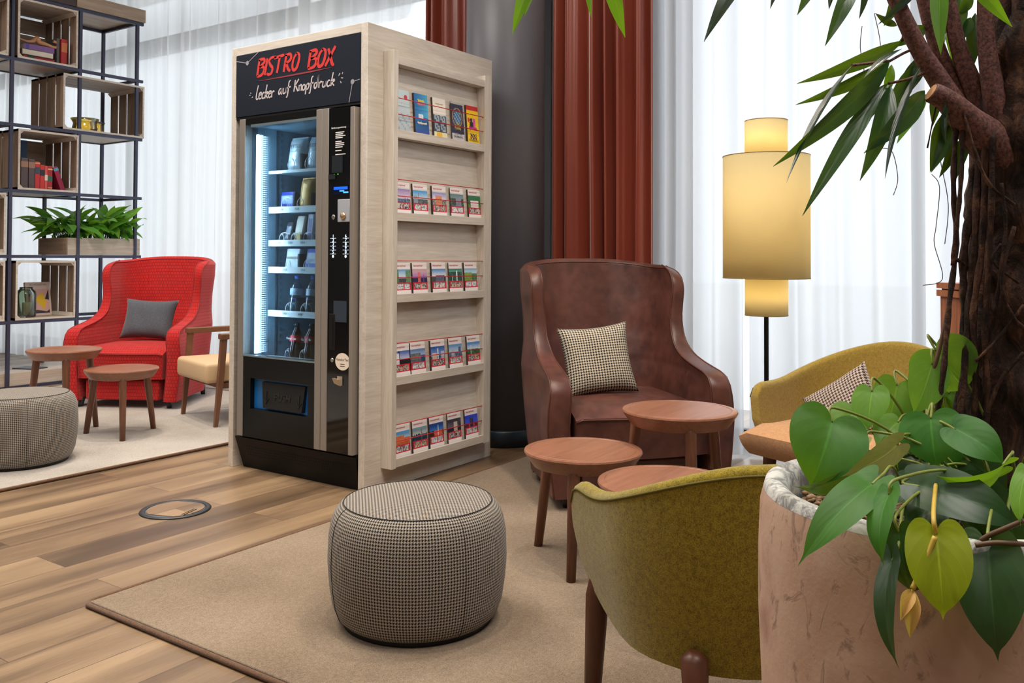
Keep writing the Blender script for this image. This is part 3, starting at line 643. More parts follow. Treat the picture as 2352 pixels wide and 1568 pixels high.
mb = MB(); mb.M = PF(0.146, 0.878); mb.box(-.045,.045,-.052,.052,0,.001); obj('grey_label', mb, plain('label_slate', (40,52,66), .5), op)
mb = MB(); mb.M = PF(0.2, 0.775); mb.box(-.022,.022,-.09,.09,-.002,.0015, bev=.002); mb.box(-.006,.006,-.07,.07,.001,.003); obj('note_slot', mb, BLACKM, op)
mb = MB(); mb.M = PF(0.198, 0.637, 0); mb.lathe([(.0105,0),(.0105,.003),(.007,.004)], 20); mb.box(-.002,.002,-.006,.006,.004,.005); obj('lock', mb, plain('chrome', (200,200,200), 0.2, 0.9), op)
mb = MB(); mb.M = PF(0.127, 0.634); mb.poly([(.049*cos(i*2*PI/40), .042*sin(i*2*PI/40)) for i in range(40)], .0008); st = obj('sticker', mb, plain('sticker_cream', (236,222,206), .5), op)
text('lettering', 'VendorTec', 0.0185, DKT, st, PF(0.127, 0.643, -.0018), 0.0002)
mb = MB()
for w, z in ((.03,.622),(.034,.612)): mb.M = PF(0.127, z, -.0018); mb.box(-w/2, w/2, -.0014, .0014, 0, .0003)
obj('small_print', mb, DKT, st)
mb = MB(); mb.M = PF(0.148, 0.54, 0); mb.box(-.012,.022,-.022,.022,0,.004); mb.hexa([(-.024,-.018,.004),(.016,-.024,.004),(.016,-.024,.012),(-.024,-.014,.012),(-.03,.012,.004),(.008,.008,.004),(.008,.008,.022),(-.03,.012,.022)]); obj('coin_return', mb, plain('tin', (196,180,160), .3, .7), op)
# base plate with punched holes
mb = MB(); mb.hexa([(0.045,0.085,0.0),(0.30,0.085,0.0),(0.30,0.95,0.0),(0.045,0.95,0.0),(-0.005,0.052,0.172),(0.30,0.052,0.172),(0.30,0.962,0.172),(-0.005,0.962,0.172)]); bp = obj('base_plate', mb, plain('base_black', (18,17,17), 0.5, spec=.2), vm)
mb = MB(); mb.box(0.005, 0.30, 0.056, 0.93, 0.1725, 0.1855); obj('base_gap', mb, plain('gap_black', (4,4,4), .8), vm)
mb = MB(); sl = Vector((-0.05, 0, 0.172)).normalized()
for r in range(4):
    for k in range(46):
        y = 0.88 - 0.0172*k + (0.004 if r % 2 else 0); z = 0.125 - 0.0155*r
        p = Vector((0.045 - 0.05*z/0.172 - 0.0006, y, z)); mb.M = frame(p, (0,-1,0), sl); mb.poly([(.0042*cos(i*PI/4), .0042*sin(i*PI/4)) for i in range(8)], .0004)
obj('vent_holes', mb, plain('gap_black', (4,4,4), .8), bp)
# trays, price rails and spirals
TRAYS = [1.60, 1.385, 1.205, 1.06, 0.825, 0.578]
RAIL = plain('price_rail', (236,240,242), .45); TAGD = plain('tag_grey', (120,126,132), .6); WIRE = plain('spiral_white', (226,234,240), .3, .2)
LANES = {0: [.685,.55,.41], 1: [.735,.61,.45], 2: [.755,.66,.565,.44], 3: [.70,.56,.42], 4: [.70,.58,.45], 5: [.70,.585,.46]}
for k, z in enumerate(TRAYS):
    yl = 0.83 if k else 0.834
    mb = MB(); mb.box(0.105, 0.60, 0.13, yl, z, z + 0.006); tr = obj('tray', mb, INNER, vm)
    mb = MB(); mb.box(0.10, 0.106, 0.13, yl - (0.0 if k else 0.0), z - 0.004, z + (0.030 if k else 0.012)); rl = obj('price_rail', mb, RAIL, tr)
    if k:
        mb = MB()
        for j, y in enumerate(LANES[k]):
            for q in range(3): mb.box(0.0992, 0.0999, y - .022 + .012*q, y - .014 + .012*q, z + .009, z + .021)
        obj('price_digits', mb, TAGD, rl)
    for j, y in enumerate(LANES[k]):
        R = 0.030 if k in (2, 3, 4, 5) else 0.036
        P = [(0.112 + 0.40*i/140, y + R*cos(i*2*PI/14 + 2.2), z + 0.012 + R + R*sin(i*2*PI/14 + 2.2)) for i in range(141)]
        mb = MB(); mb.tube(P, 0.0026, 5); obj('spiral', mb, WIRE, tr)
        if j: 
            mb = MB(); ym = (LANES[k][j-1] + y)/2; mb.box(0.13, 0.59, ym - .001, ym + .001, z + .0062, z + (.10 if k != 2 else .06)); obj('divider', mb, INDARK, tr)
# ---- goods
def bag(name, label, c, y, z, w, h, d, group, lean=0.0, words=None, dark=None):
    """a pillow bag standing on a tray, front towards -X"""
    mb = MB()
    def fn(u, v):
        a, b = 2*u - 1, 2*v - 1
        th = d*0.5*max(0.0, (1 - abs(a)**3)*(1 - abs(b)**4))**0.6
        return (a*w/2*(1 - .06*(1 - b*b)), th, (b + 1)*h/2)
    mb.grid(lambda u, v: (lambda p: (-p[1], -p[0], p[2]))(fn(u, v)), 12, 14); mb.grid(lambda u, v: (lambda p: (p[1], -p[0], p[2]))(fn(u, v)), 12, 14, flip=True)
    mb.box(-.001, .001, -w/2, w/2, h*.965, h*1.03); mb.box(-.001, .001, -w/2, w/2, -h*.0, h*.03)
    o = obj(name, mb, plain('foil_%d_%d_%d' % c, c, .3, .15), loc=(0.165, y, z), rot=(0, lean, 0)); tag(o, label, 'snack', group)
    if words:
        for i, (wd, s_) in enumerate(words): text('lettering', wd, s_, dark, o, frame((-d*0.5*.93-.002, 0, h*(.70 - .13*i)), (0,-1,0), (.06,0,1)), .0003)
    return o
Z = lambda k: TRAYS[k] + 0.013
INK = plain('ink_black', (30,34,40), .5)
bag('crisp_bag', 'white bag of potato crisps at the left of the top tray in the machine', (226,234,238), .685, Z(0), .125, .18, .07, 'crisp bags on the top tray', .16, [('KETTLE', .03), ('CHIPS', .022)], INK)
bag('crisp_bag', 'second white bag of potato crisps on the top tray, beside the door strip', (222,230,236), .535, Z(0), .125, .175, .07, 'crisp bags on the top tray', .16, [('KETTLE', .03), ('CHIPS', .022)], INK)
bag('crisp_bag', 'orange and yellow snack bag on the second tray of the machine', (232,176,96), .600, Z(1), .105, .17, .06, 'snack bags in the machine', .12)
def carton(name, label, c, y, z, w, h, d, group, lean=.12, band=None, cat='snack'):
    mb = MB(); mb.box(-d/2, d/2, -w/2, w/2, 0, h, 0, .002)
    if band: mb.box(-d/2-.0006, -d/2, -w/2+.006, w/2-.006, h*band[0], h*band[1], 1)
    return tag(obj(name, mb, [plain('carton_%d_%d_%d' % c, c, .4), plain('band_%d_%d_%d' % band[2], band[2], .4) if band else BLACK], loc=(0.16, y, z), rot=(0, lean, 0)), label, cat, group)
carton('biscuit_pack', 'dark blue biscuit pack behind the spiral on the second tray', (34,50,140), .745, Z(1), .10, .10, .03, 'snack packs in the machine', .12, (.35,.8,(150,170,220)))
carton('chocolate_bar', 'dark striped chocolate bar at the left of the third tray', (60,56,64), .752, Z(2), .045, .12, .018, 'bars on the third tray', .3, (.2,.8,(150,150,160)))
carton('chocolate_bar', 'gold and white chocolate bar, second from the left on the third tray', (226,214,196), .662, Z(2), .055, .15, .02, 'bars on the third tray', .22, (.05,.4,(214,170,80)))
carton('chocolate_bar', 'white bar with purple lettering, third from the left on the third tray', (226,226,236), .568, Z(2), .04, .155, .018, 'bars on the third tray', .1, (.1,.85,(110,90,150)))
carton('wafer_pack', 'white snack pack at the left of the fourth tray', (224,230,234), .70, Z(3), .10, .115, .03, 'packs on the fourth tray', .18, (.5,.62,(120,110,90)))
carton('wafer_pack', 'blue and white snack pack at the right of the fourth tray', (40,70,200), .548, Z(3), .09, .115, .03, 'packs on the fourth tray', .18, (.3,.8,(220,226,236)))
WATER = glass('clear_bottle', (206,228,240), .6, .05)
def bottle(label, y, z, kind, group, lean=.10):
    t = thing('drink_bottle', label, 'bottle', (0.165, y, z), 0, group); t.rotation_euler = (0, lean, 0)
    s_ = .95 if kind == 'cola' else 1.0
    prof = [(.001,0),(.026,.0),(.032,.008),(.032,.06),(.029,.085),(.032,.11),(.032,.13),(.025,.155),(.013,.178),(.0125,.186)]
    mb = MB(); mb.lathe([(r, h*s_) for r, h in prof], 20); obj('body', mb, WATER if kind == 'water' else plain('cola', (22,10,8), .12), t)
    mb = MB(); mb.lathe([(.0145,.187*s_),(.0145,.203*s_),(.012,.206*s_)], 18); obj('cap', mb, plain('cap_blue', (20,90,190), .4) if kind == 'water' else plain('cap_black', (20,18,18), .4), t)
    mb = MB(); mb.lathe([(.0326,.098*s_),(.0330,.105*s_),(.0330,.128*s_),(.0322,.134*s_)], 20, cap0=False, cap1=False); lb = obj('bottle_label', mb, plain('label_ice', (196,220,240), .4) if kind == 'water' else plain('label_red', (210,24,40), .4), t)
    if kind == 'cola': text('lettering', 'Coca-Cola', .0165, WHITE, lb, frame((-.0338,0,.115*s_), (0,-1,0), (0,0,1)), .0003)
    else:
        mb = MB(); mb.lathe([(.0325,.076),(.0325,.080)], 20, cap0=False, cap1=False); obj('stripe', mb, plain('cap_blue', (20,90,190), .4), lb)
bottle('blue capped water bottle at the left of the fifth tray in the machine', .69, Z(4), 'water', 'bottles in the vending machine')
bottle('blue capped water bottle at the right of the fifth tray, half behind the door strip', .565, Z(4), 'water', 'bottles in the vending machine')
bottle('dark cola bottle with red label at the left of the lowest tray', .69, Z(5), 'cola', 'bottles in the vending machine')
bottle('dark cola bottle with red label at the right of the lowest tray', .575, Z(5), 'cola', 'bottles in the vending machine')
# ================================================================== SEATING
def sstep(a, b, x):
    t = max(0.0, min(1.0, (x - a) / (b - a))); return t*t*(3 - 2*t)
def lerp(a, b, t): return a + (b - a) * t
def interp(tab, x):
    if x <= tab[0][0]: return tab[0][1]
    for (a, p), (b, q) in zip(tab, tab[1:]):
        if x <= b: return lerp(p, q, (x - a)/(b - a))
    return tab[-1][1]
def upath(hw, D, rc, df, n=(9, 8, 8)):
    """plan of a U open towards -Y: left arm, back, right arm"""
    rc = min(rc, hw - 0.005); ys = min(df, D - rc - 0.004); P = []
    for i in range(n[0]): P.append((-hw, lerp(ys, D - rc, i / n[0])))
    for i in range(n[1]): a = PI - PI/2*i/n[1]; P.append((-hw + rc + rc*cos(a), D - rc + rc*sin(a)))
    for i in range(n[2]): P.append((lerp(-hw + rc, hw - rc, i / n[2]), D))
    for i in range(n[1]): a = PI/2 - PI/2*i/n[1]; P.append((hw - rc + rc*cos(a), D - rc + rc*sin(a)))
    for i in range(n[0] + 1): P.append((hw, lerp(D - rc, ys, i / n[0])))
    return P
def ring(outer, inner, bulge=0.8, nc=4):
    """closed loop: outer L>R, rounded front end, inner R>L, rounded front end"""
    R = list(outer)
    def cap(p, q):
        c = ((p[0]+q[0])/2, (p[1]+q[1])/2); hx, hy = (p[0]-q[0])/2, (p[1]-q[1])/2; r = math.hypot(hx, hy)
        return [(c[0] + hx*cos(PI*i/(nc+1)), c[1] + hy*cos(PI*i/(nc+1)) - r*bulge*sin(PI*i/(nc+1))) for i in range(1, nc+1)]
    R += cap(outer[-1], inner[-1]); R += inner[::-1]; R += cap(inner[0], outer[0]); return R
def wing_chair(name, label, loc, rz, M, MS, MLEG, seam, group):
    t = thing(name, label, 'armchair', loc, rz, group)
    hwT = [(0.07,.375),(.2,.39),(.4,.405),(.6,.415),(.72,.40),(.84,.398),(1.0,.408),(1.14,.405)]
    DT = [(0.07,.80),(.4,.84),(.7,.87),(1.14,.93)]
    dfT = [(0.07,.0),(.50,.0),(.55,.006),(.585,.03),(.605,.075),(.62,.15),(.635,.22),(.66,.31),(.70,.38),(.76,.43),(.84,.45),(.92,.448),(1.0,.445),(1.05,.45),(1.085,.468),(1.11,.50),(1.128,.55),(1.14,.62)]
    TT = [(0.07,.085),(.5,.095),(.62,.085),(.75,.065),(1.14,.055)]
    zs = [0.07,0.09,.15,.22,.30,.38,.46,.50,.53,.55,.57,.585,.597,.607,.615,.624,.632,.642,.655,.67,.69,.715,.745,.78,.82,.86,.90,.94,.98,1.01,1.04,1.065,1.085,1.10,1.112,1.122,1.13,1.137,1.142]
    rows = []
    for k, z in enumerate(zs):
        hw, D, df, T = interp(hwT, z), interp(DT, z), interp(dfT, z), interp(TT, z); sh = 0.0
        if z > 1.125: sh = (z - 1.125)*1.0
        o = upath(hw - sh, D - sh, .27, df); i_ = upath(hw - T + sh, D - T*1.25 + sh, .22, df + .004)
        R = ring(o, i_, .20)
        fl = sstep(.75, .35, z)
        Q = []
        for x, y in R:
            zz = z - 0.05*sstep(.85, 1.14, z)*(abs(x)/.42)**3
            xx = x*(1 + fl*.13*sstep(.45, .0, y)); Q.append((xx, y, zz))
        rows.append(Q)
    n = len(rows[0]); mb = MB(); Ls = [0]
    for a in range(1, n + 1): Ls.append(Ls[-1] + math.hypot(rows[12][a % n][0]-rows[12][a-1][0], rows[12][a % n][1]-rows[12][a-1][1]))
    V = [[mb.v(p) for p in r] for r in rows]
    for k in range(len(rows) - 1):
        for i in range(n):
            j = (i + 1) % n
            mb.face([V[k][i], V[k][j], V[k+1][j], V[k+1][i]], 0, [(Ls[i], zs[k]), (Ls[i+1], zs[k]), (Ls[i+1], zs[k+1]), (Ls[i], zs[k+1])], True)
    m = n // 2   # close top and bottom bands between outer and inner line
    no = len(upath(.4,.8,.27,0)); nc = 4
    for Rw, rev in ((V[-1], False), (V[0], True)):
        out = Rw[:no]; inn = Rw[no+nc:no+nc+no][::-1]
        for i in range(no - 1):
            q = [out[i], out[i+1], inn[i+1], inn[i]]; mb.face(q[::-1] if rev else q, 0, [(0,0)]*4, True)
        mb.face([out[-1]] + Rw[no:no+nc] + [inn[-1]], 0, None, True); mb.face([inn[0]] + Rw[no+nc+no:] + [out[0]], 0, None, True)
    sh_ = obj('backrest', mb, M, t, ang=50)
    mb = MB()   # seam lines along both edges of the front rim
    for idx in (no - 1, no + nc, 0, n - nc - 1):
        P = [Vector(rows[k][idx]) for k in range(len(rows))]; mb.tube(P, 0.0042, 6)
    topo = [Vector(rows[-4][i]) for i in range(no + nc, no + nc + no)]; mb.tube(topo, 0.003, 6)
    obj('seam_piping', mb, seam, t)
    mb = MB(); mb.box(-.285, .285, .02, .76, .075, .225, bev=.012); obj('base', mb, M, t)
    # seat: a domed cushion with a bowed front
    def seat(u, v):
        x = (u - .5)*2; y = lerp(-.015, .73, v); fr = 1 - v
        top = .462 + .022*(1 - x*x)*(1 - (2*v-1)**2) - .035*sstep(.12, 0, v) - .012*sstep(.9, 1, abs(x)) - .012*sstep(.8,1,v)
        return (x*.325 - (.01*x if v > .9 else 0), y - .035*(1 - x*x)*sstep(.2, 0, v), top)
    mb = MB(); top = mb.grid(seat, 18, 16, uvf=lambda a, b: (a*.65, b*.75))
    def front(u, w):
        p = Vector(seat(u, 0)); x = (u-.5)*2
        return (p.x, p.y + .0 + .02*w, lerp(p.z, .235, w))
    mb.grid(front, 18, 5, uvf=lambda a, b: (a*.65, -b*.2))
    for sgn in (0, 1): mb.grid(lambda u, w: (lambda p: (p[0], p[1], lerp(p[2], .235, w)))(seat(sgn, u)), 16, 2)
    bmesh.ops.remove_doubles(mb.bm, verts=mb.bm.verts, dist=1e-5)
    st = obj('seat_cushion', mb, MS, t, ang=60)
    mb = MB(); P = [Vector(seat(i/24, 0)) + Vector((0,-.004,-.006)) for i in range(25)]; mb.tube(P, .004, 6); obj('seam_piping', mb, seam, st)
    for x, y in ((-.34,.07),(.34,.07),(-.30,.72),(.30,.72)):
        mb = MB(); mb.tube([(x, y, .09), (x*1.02, y + (-.01 if y < .4 else .01), 0)], [.026, .015], 12); obj('leg', mb, MLEG, t)
    return t
def leather():
    t = NT('brown_leather'); v = t.co(); n = t.noise(v, 5, 4, 0.6); g = t.noise(v, 260, 3, .6); h = t.noise(v, 22, 3)
    c = t.ramp(t.math('ADD', t.math('MULTIPLY', n, .7), t.math('MULTIPLY', h, .3)), [(.36, L((68,41,37))), (.62, L((104,63,53)))])
    t.bsdf(c, t.math('ADD', t.math('MULTIPLY', h, .18), .30), spec=.5, bump=g, bstr=.10, bdist=.001); return t.m
LEA = leather(); LSEAM = plain('leather_seam', (84,44,32), .5); DLEG = plain('dark_leg', (42,34,34), .4)
def redcloth():
    t = NT('red_weave'); v = t.co('UV'); br = t.n('ShaderNodeTexBrick', offset=.5)
    br.inputs['Scale'].default_value = 1; br.inputs['Brick Width'].default_value = .020; br.inputs['Row Height'].default_value = .026; br.inputs['Mortar Size'].default_value = .0028; br.inputs['Mortar Smooth'].default_value = .8
    br.inputs['Color1'].default_value = L((200,42,38)); br.inputs['Color2'].default_value = L((188,36,34)); br.inputs['Mortar'].default_value = L((134,24,28)); t.l(v, br.inputs[0])
    n = t.noise(t.co(), 500, 2); c = t.mix(t.math('MULTIPLY', n, .3), br.outputs[0], L((140,24,28)))
    t.bsdf(c, .85, spec=.2, bump=br.outputs['Fac'], bstr=.35, bdist=.002, Sheen_Weight=.15); return t.m
REDC = redcloth()
G_ARM = 'high winged armchairs'
p = CW(.602, 4.049); wing_chair('wing_armchair', 'brown leather winged armchair in front of the rust curtain, with a houndstooth cushion', (p.x, p.y, 0), math.atan2(RIGHT.y, RIGHT.x) + rad(14), LEA, LEA, DLEG, LSEAM, G_ARM)
p = CW(-2.89, 6.55); wing_chair('wing_armchair', 'red fabric winged armchair beside the bookcase, with a grey cushion', (p.x, p.y, 0), math.atan2(RIGHT.y, RIGHT.x) + rad(-5), REDC, REDC, DLEG, plain('red_seam', (150,26,28), .7), G_ARM)
def pillow(name, label, M, w, h, d, mat, group, cat='cushion'):
    """square scatter cushion: lies in local XY, thickness along Z"""
    mb = MB()
    def fn(sg):
        def f(u, v):
            a, b = 2*u - 1, 2*v - 1
            x = a*w/2*(1 - .10*(1 - b*b)*abs(a)); y = b*h/2*(1 - .10*(1 - a*a)*abs(b))
            th = d/2*max(0, (1 - a**4)*(1 - b**4))**.55 + .004*sin(7*a + 3*b)*(1 - a*a)*(1 - b*b)
            return (x, y, sg*th)
        return f
    mb.grid(fn(1), 22, 22, uvf=lambda u, v: (u*w, v*h)); mb.grid(fn(-1), 22, 22, uvf=lambda u, v: (u*w, v*h), flip=True)
    bmesh.ops.remove_doubles(mb.bm, verts=mb.bm.verts, dist=1e-4)
    o = obj(name, mb, mat); o.matrix_world = M; return tag(o, label, cat, group)
def stand(px, py, d, face, tilt, roll=0.0, depth_ref=None):
    """matrix of a cushion standing at a pixel, its face turned to heading face (radians in room), leaning back by tilt"""
    c = at(px, py, d); n = Vector((cos(face)*cos(tilt), sin(face)*cos(tilt), sin(tilt)))
    x = UPV.cross(n).normalized(); y = n.cross(x)
    return Matrix.Translation(c) @ Matrix(((x.x,y.x,n.x,0),(x.y,y.y,n.y,0),(x.z,y.z,n.z,0),(0,0,0,1))) @ Matrix.Rotation(roll, 4, 'Z')
HT = houndstooth('houndstooth_pouf', (22,20,22), (184,174,162), .0095); HTC = houndstooth('houndstooth_cushion', (22,20,22), (220,208,186), .0135); HTB = houndstooth('houndstooth_brown', (60,40,40), (204,190,176), .0135)
face_l = math.atan2(-FWD.y, -FWD.x) + rad(14); face_r = math.atan2(-FWD.y, -FWD.x) - rad(5)
pillow('scatter_cushion', 'black and cream houndstooth cushion standing in the brown leather armchair', stand(1372, 826, 4.40, face_l - rad(8), rad(20), rad(6)), .36, .36, .13, HTC, 'scatter cushions')
pillow('scatter_cushion', 'plain grey cushion standing in the red armchair', stand(343, 733, 6.98, face_r + rad(4), rad(20), rad(-2)), .42, .33, .14, felt('grey_flannel', (96,100,108), (66,70,78), 500, .4), 'scatter cushions')
# ---- round side tables
def side_table(label, x, d, h, a0, group):
    c = CW(x, d); t = thing('side_table', label, 'side table', (c.x, c.y, 0), 0, group); R = .222
    mb = MB(); mb.lathe([(.001,h-.060),(.180,h-.060),(.188,h-.058),(.214,h-.022),(R,h-.008),(R-.002,h-.002),(R-.007,h),(R-.022,h),(R-.0235,h-.0018),(R-.025,h-.0018),(R-.0265,h-.0004),(.001,h-.0004)], 64, cap0=False, cap1=False)
    bmesh.ops.remove_doubles(mb.bm, verts=mb.bm.verts, dist=1e-5); obj('tabletop', mb, WALX, t, ang=38)
    for k in range(3):
        a = a0 + k*2*PI/3; r0, r1 = .172, .232
        P = [(r0*cos(a), r0*sin(a), h-.030), (lerp(r0,r1,.08)*cos(a), lerp(r0,r1,.08)*sin(a), h-.064), (r1*cos(a), r1*sin(a), 0)]
        mb = MB(); mb.tube(P, [.022,.0225,.0165], 12); obj('leg', mb, WAL, t)
    return t
aR = math.atan2(RIGHT.y, RIGHT.x)
GT = 'round walnut side tables'
side_table('low round walnut side table in front of the leather armchair, nearest the pouf', .27, 3.33, .43, aR + rad(-105), GT)
side_table('taller round walnut side table standing against the leather armchair', .655, 3.45, .56, aR + rad(-88), GT)
side_table('round walnut side table mostly hidden behind the green tub chair', .495, 2.80, .445, aR + rad(40), GT)
side_table('low round walnut side table in front of the red armchair', -2.474, 5.62, .435, aR + rad(-64), GT)
side_table('taller round walnut side table to the left of the red armchair', -2.86, 5.66, .55, aR + rad(-60), GT)
# ---- poufs
def pouf(label, x, d, h, R, group):
    c = CW(x, d); t = thing('pouf', label, 'pouf', (c.x, c.y, 0.016), 0, group)
    prof = [(R*.845,.014),(R*.90,.028),(R*.95,.066),(R*.98,.12),(R*.996,.17),(R,h*.52),(R*.99,h*.72),(R*.965,h*.83),(R*.925,h*.905),(R*.875,h*.95),(R*.83,h*.972)]
    mb = MB(); mb.lathe(prof, 72, cap0=True, cap1=False, R=R); obj('side_panel', mb, HT, t, ang=70)
    mb = MB(); n = 72; RR = R*.83
    def topf(u, v): r = RR*v; a = 2*PI*u; return (r*cos(a), r*sin(a), h*.972 + .014*(1 - v**2.2))
    mb.grid(topf, n, 8, cu=True, uvf=lambda u, v: (RR*v*cos(2*PI*u)*.7 + RR*v*sin(2*PI*u)*.7, RR*v*sin(2*PI*u)*.7 - RR*v*cos(2*PI*u)*.7))
    obj('top_panel', mb, HT, t, ang=70)
    mb = MB(); mb.tube([(RR*cos(2*PI*i/72), RR*sin(2*PI*i/72), h*.973) for i in range(73)], .0017, 6, cap=False)
    for a in (rad(-152), rad(-54), rad(38), rad(128)): mb.tube([((r+.0005)*cos(aR+a), (r+.0005)*sin(aR+a), z) for r, z in prof], .0010, 5)
    obj('seam', mb, plain('seam_black', (30,28,28), .8), t)
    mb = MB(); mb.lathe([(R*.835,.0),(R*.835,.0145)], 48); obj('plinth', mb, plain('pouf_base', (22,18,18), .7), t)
pouf('round houndstooth pouf in the foreground on the rug edge', -.294, 2.815, .375, .281, 'houndstooth poufs')
pouf('round houndstooth pouf cut off by the left frame edge, on the far rug', -2.70, 4.87, .385, .29, 'houndstooth poufs')
# ---- tub chairs
def tub_chair(label, x, d, rz, M, MS, group, hw=.335, D=.60, ht=.755, za=.60, zbt=.27, ke=.52, ov=.055, T=.042):
    c = CW(x, d); t = thing('tub_chair', label, 'armchair', (c.x, c.y, .0), rz, group)
    nn = (12, 12, 4); o0 = upath(hw, D, hw - .02, .03, nn); N = len(o0)
    cum = [0]
    for a, b in zip(o0, o0[1:]): cum.append(cum[-1] + math.hypot(a[0]-b[0], a[1]-b[1]))
    tot = cum[-1]
    def edge(i):
        e = min(cum[i], tot - cum[i]); y = o0[i][1]
        k = sstep(0.10, ke, e); zt = lerp(za, ht, k)
        if e < .06: zt -= .045*(1 - math.sqrt(max(0, 1 - ((.06 - e)/.06)**2)))
        zb = zbt
        if e < .30: zb += .19*(1 - math.sqrt(max(0, 1 - ((.30 - e)/.30)**2)))
        return zb, zt
    nv = 18
    def pt(i, w, inner):
        zb, zt = edge(i); z = lerp(zb, zt, w); x_, y_ = o0[i]
        s_ = 1 - .12*(sstep(.62, .24, z))**1.6 + .02*sstep(.5,.76,z)
        cy = .30; x2, y2 = x_*s_, cy + (y_ - cy)*(s_ if y_ > cy else 1)
        if inner:
            nx, ny = x_, (y_ - .30) if y_ > .30 else 0; l = math.hypot(nx, ny); x2 -= T*nx/l; y2 -= T*ny/l
        return Vector((x2, y2, z))
    mb = MB()
    def loop(i):
        O = [pt(i, w/nv, False) for w in range(nv + 1)]; I = [pt(i, w/nv, True) for w in range(nv + 1)]
        a, b = O[-1], I[-1]; c_ = (a + b)/2; tp = [c_ + (a - c_)*cos(PI*q/5) + Vector((0,0,T*.42*sin(PI*q/5))) for q in range(1, 5)]
        return O + tp + I[::-1]
    rows = [loop(i) for i in range(N)]; n = len(rows[0]); V = [[mb.v(p) for p in r] for r in rows]
    for i in range(N - 1):
        for k in range(n):
            j = (k + 1) % n; mb.face([V[i][k], V[i+1][k], V[i+1][j], V[i][j]], 0, [(cum[i], k*.03), (cum[i+1], k*.03), (cum[i+1], (k+1)*.03), (cum[i], (k+1)*.03)], True)
    for i, sg in ((0, 1), (N-1, -1)):   # rounded arm ends
        for k in range(nv):
            a, b = V[i][k], V[i][k+1]; c2, d2 = V[i][n-1-k], V[i][n-2-k]; mb.face([a, b, d2, c2], 0, [(0,0)]*4, True)
        mb.face([V[i][q] for q in range(nv, nv + 6)], 0, None, True)
    obj('shell', mb, M, t, ang=60)
    mb = MB(); P = [rows[i][nv] + Vector((0,0,.0)) for i in range(N)]; P = [p + Vector((p.x, p.y - .3, 0)).normalized()*.001 for p in P]; mb.tube(P, .0028, 5); obj('seam_piping', mb, plain('olive_seam', (96,88,34), .9), t)
    def seat(u, v):
        x_ = 2*u - 1; y_ = lerp(-ov, D - .09, v); w_ = hw - .058 if y_ > .06 else hw - .02
        w_ = lerp(hw - .005, hw - .062, sstep(-.03, .07, y_)); w_ *= 1 - .42*sstep(.26, D - .05, y_)
        zz = .455 + .02*(1 - x_*x_)*(1 - (2*v - 1)**2) - .035*sstep(.14, 0, v) - .02*sstep(.86, 1, abs(x_))
        return Vector((x_*w_, y_ - .02*(1 - x_*x_)*sstep(.3, 0, v), zz))
    mb = MB(); mb.grid(seat, 16, 16)
    mb.grid(lambda u, w: (lambda p: (p.x*(1 - .06*w), p.y + .045*w*w, lerp(p.z, .325, w)))(seat(u, 0)), 16, 6)
    for sg in (0, 1): mb.grid(lambda u, w: (lambda p: (p.x*(1 - .06*w), p.y + .045*w*w*(1-u), lerp(p.z, .325, w)))(seat(sg, u)), 16, 6)
    mb.face([mb.v((a*(hw-.09), b, .3255)) for a, b in ((-1,.0),(1,.0),(.75,D-.12),(-.75,D-.12))])
    bmesh.ops.remove_doubles(mb.bm, verts=mb.bm.verts, dist=1e-5); obj('seat_cushion', mb, MS, t, ang=60)
    mb = MB(); mb.box(-hw*.66, hw*.66, .10, D-.14, .268, .326, bev=.01); obj('underside', mb, felt('felt_brown', (150,116,92), (104,78,60)), t)
    for sx, y, yb in ((-1,.10,.075),(1,.10,.075),(-1,.475,.51),(1,.475,.51)):
        x0 = hw*(.86 if y < .3 else .68)
        mb = MB(); P = [(sx*x0, y, .415 if y < .3 else .345), (sx*x0*1.005, y, .33), (sx*x0*1.03, yb, 0)]; mb.tube(P, [.012,.029,.018], 14); obj('leg', mb, plain('walnut_leg_%d' % 1, (84,46,28), .4, nz=.3, nscale=30), t)
    return t
OLIVE = felt('olive_felt', (158,140,44), (92,76,16), 380, .55, .35); OLIVE2 = felt('mustard_felt', (170,146,70), (128,104,40), 420, .4, .3); SAND = felt('sand_felt', (206,160,116), (168,122,84), 420, .35, .25)
GTU = 'low tub armchairs'
tub_chair('olive green tub chair seen from behind, in front of the concrete planter', .447, 2.34, math.atan2(.781,.621) + PI/2, OLIVE, SAND, GTU, .32, .56, .712, .583, .290, .62, -.02)
def tub_rot(F): 
    r = RIGHT*F[0] + FWD*F[1]; return math.atan2(r.y, r.x) + PI/2
tub_chair('mustard tub chair with a sand coloured seat beside the floor lamp', 1.214, 3.48, tub_rot((-.8,-.6)), OLIVE2, SAND, GTU, .36, .62, .77, .60, .27, .80)
pillow('scatter_cushion', 'brown and white houndstooth cushion in the mustard tub chair', stand(1946, 946, 3.56, math.atan2((RIGHT*-.8+FWD*-.6).y, (RIGHT*-.8+FWD*-.6).x), rad(22), rad(38)), .31, .31, .11, HTB, 'scatter cushions')
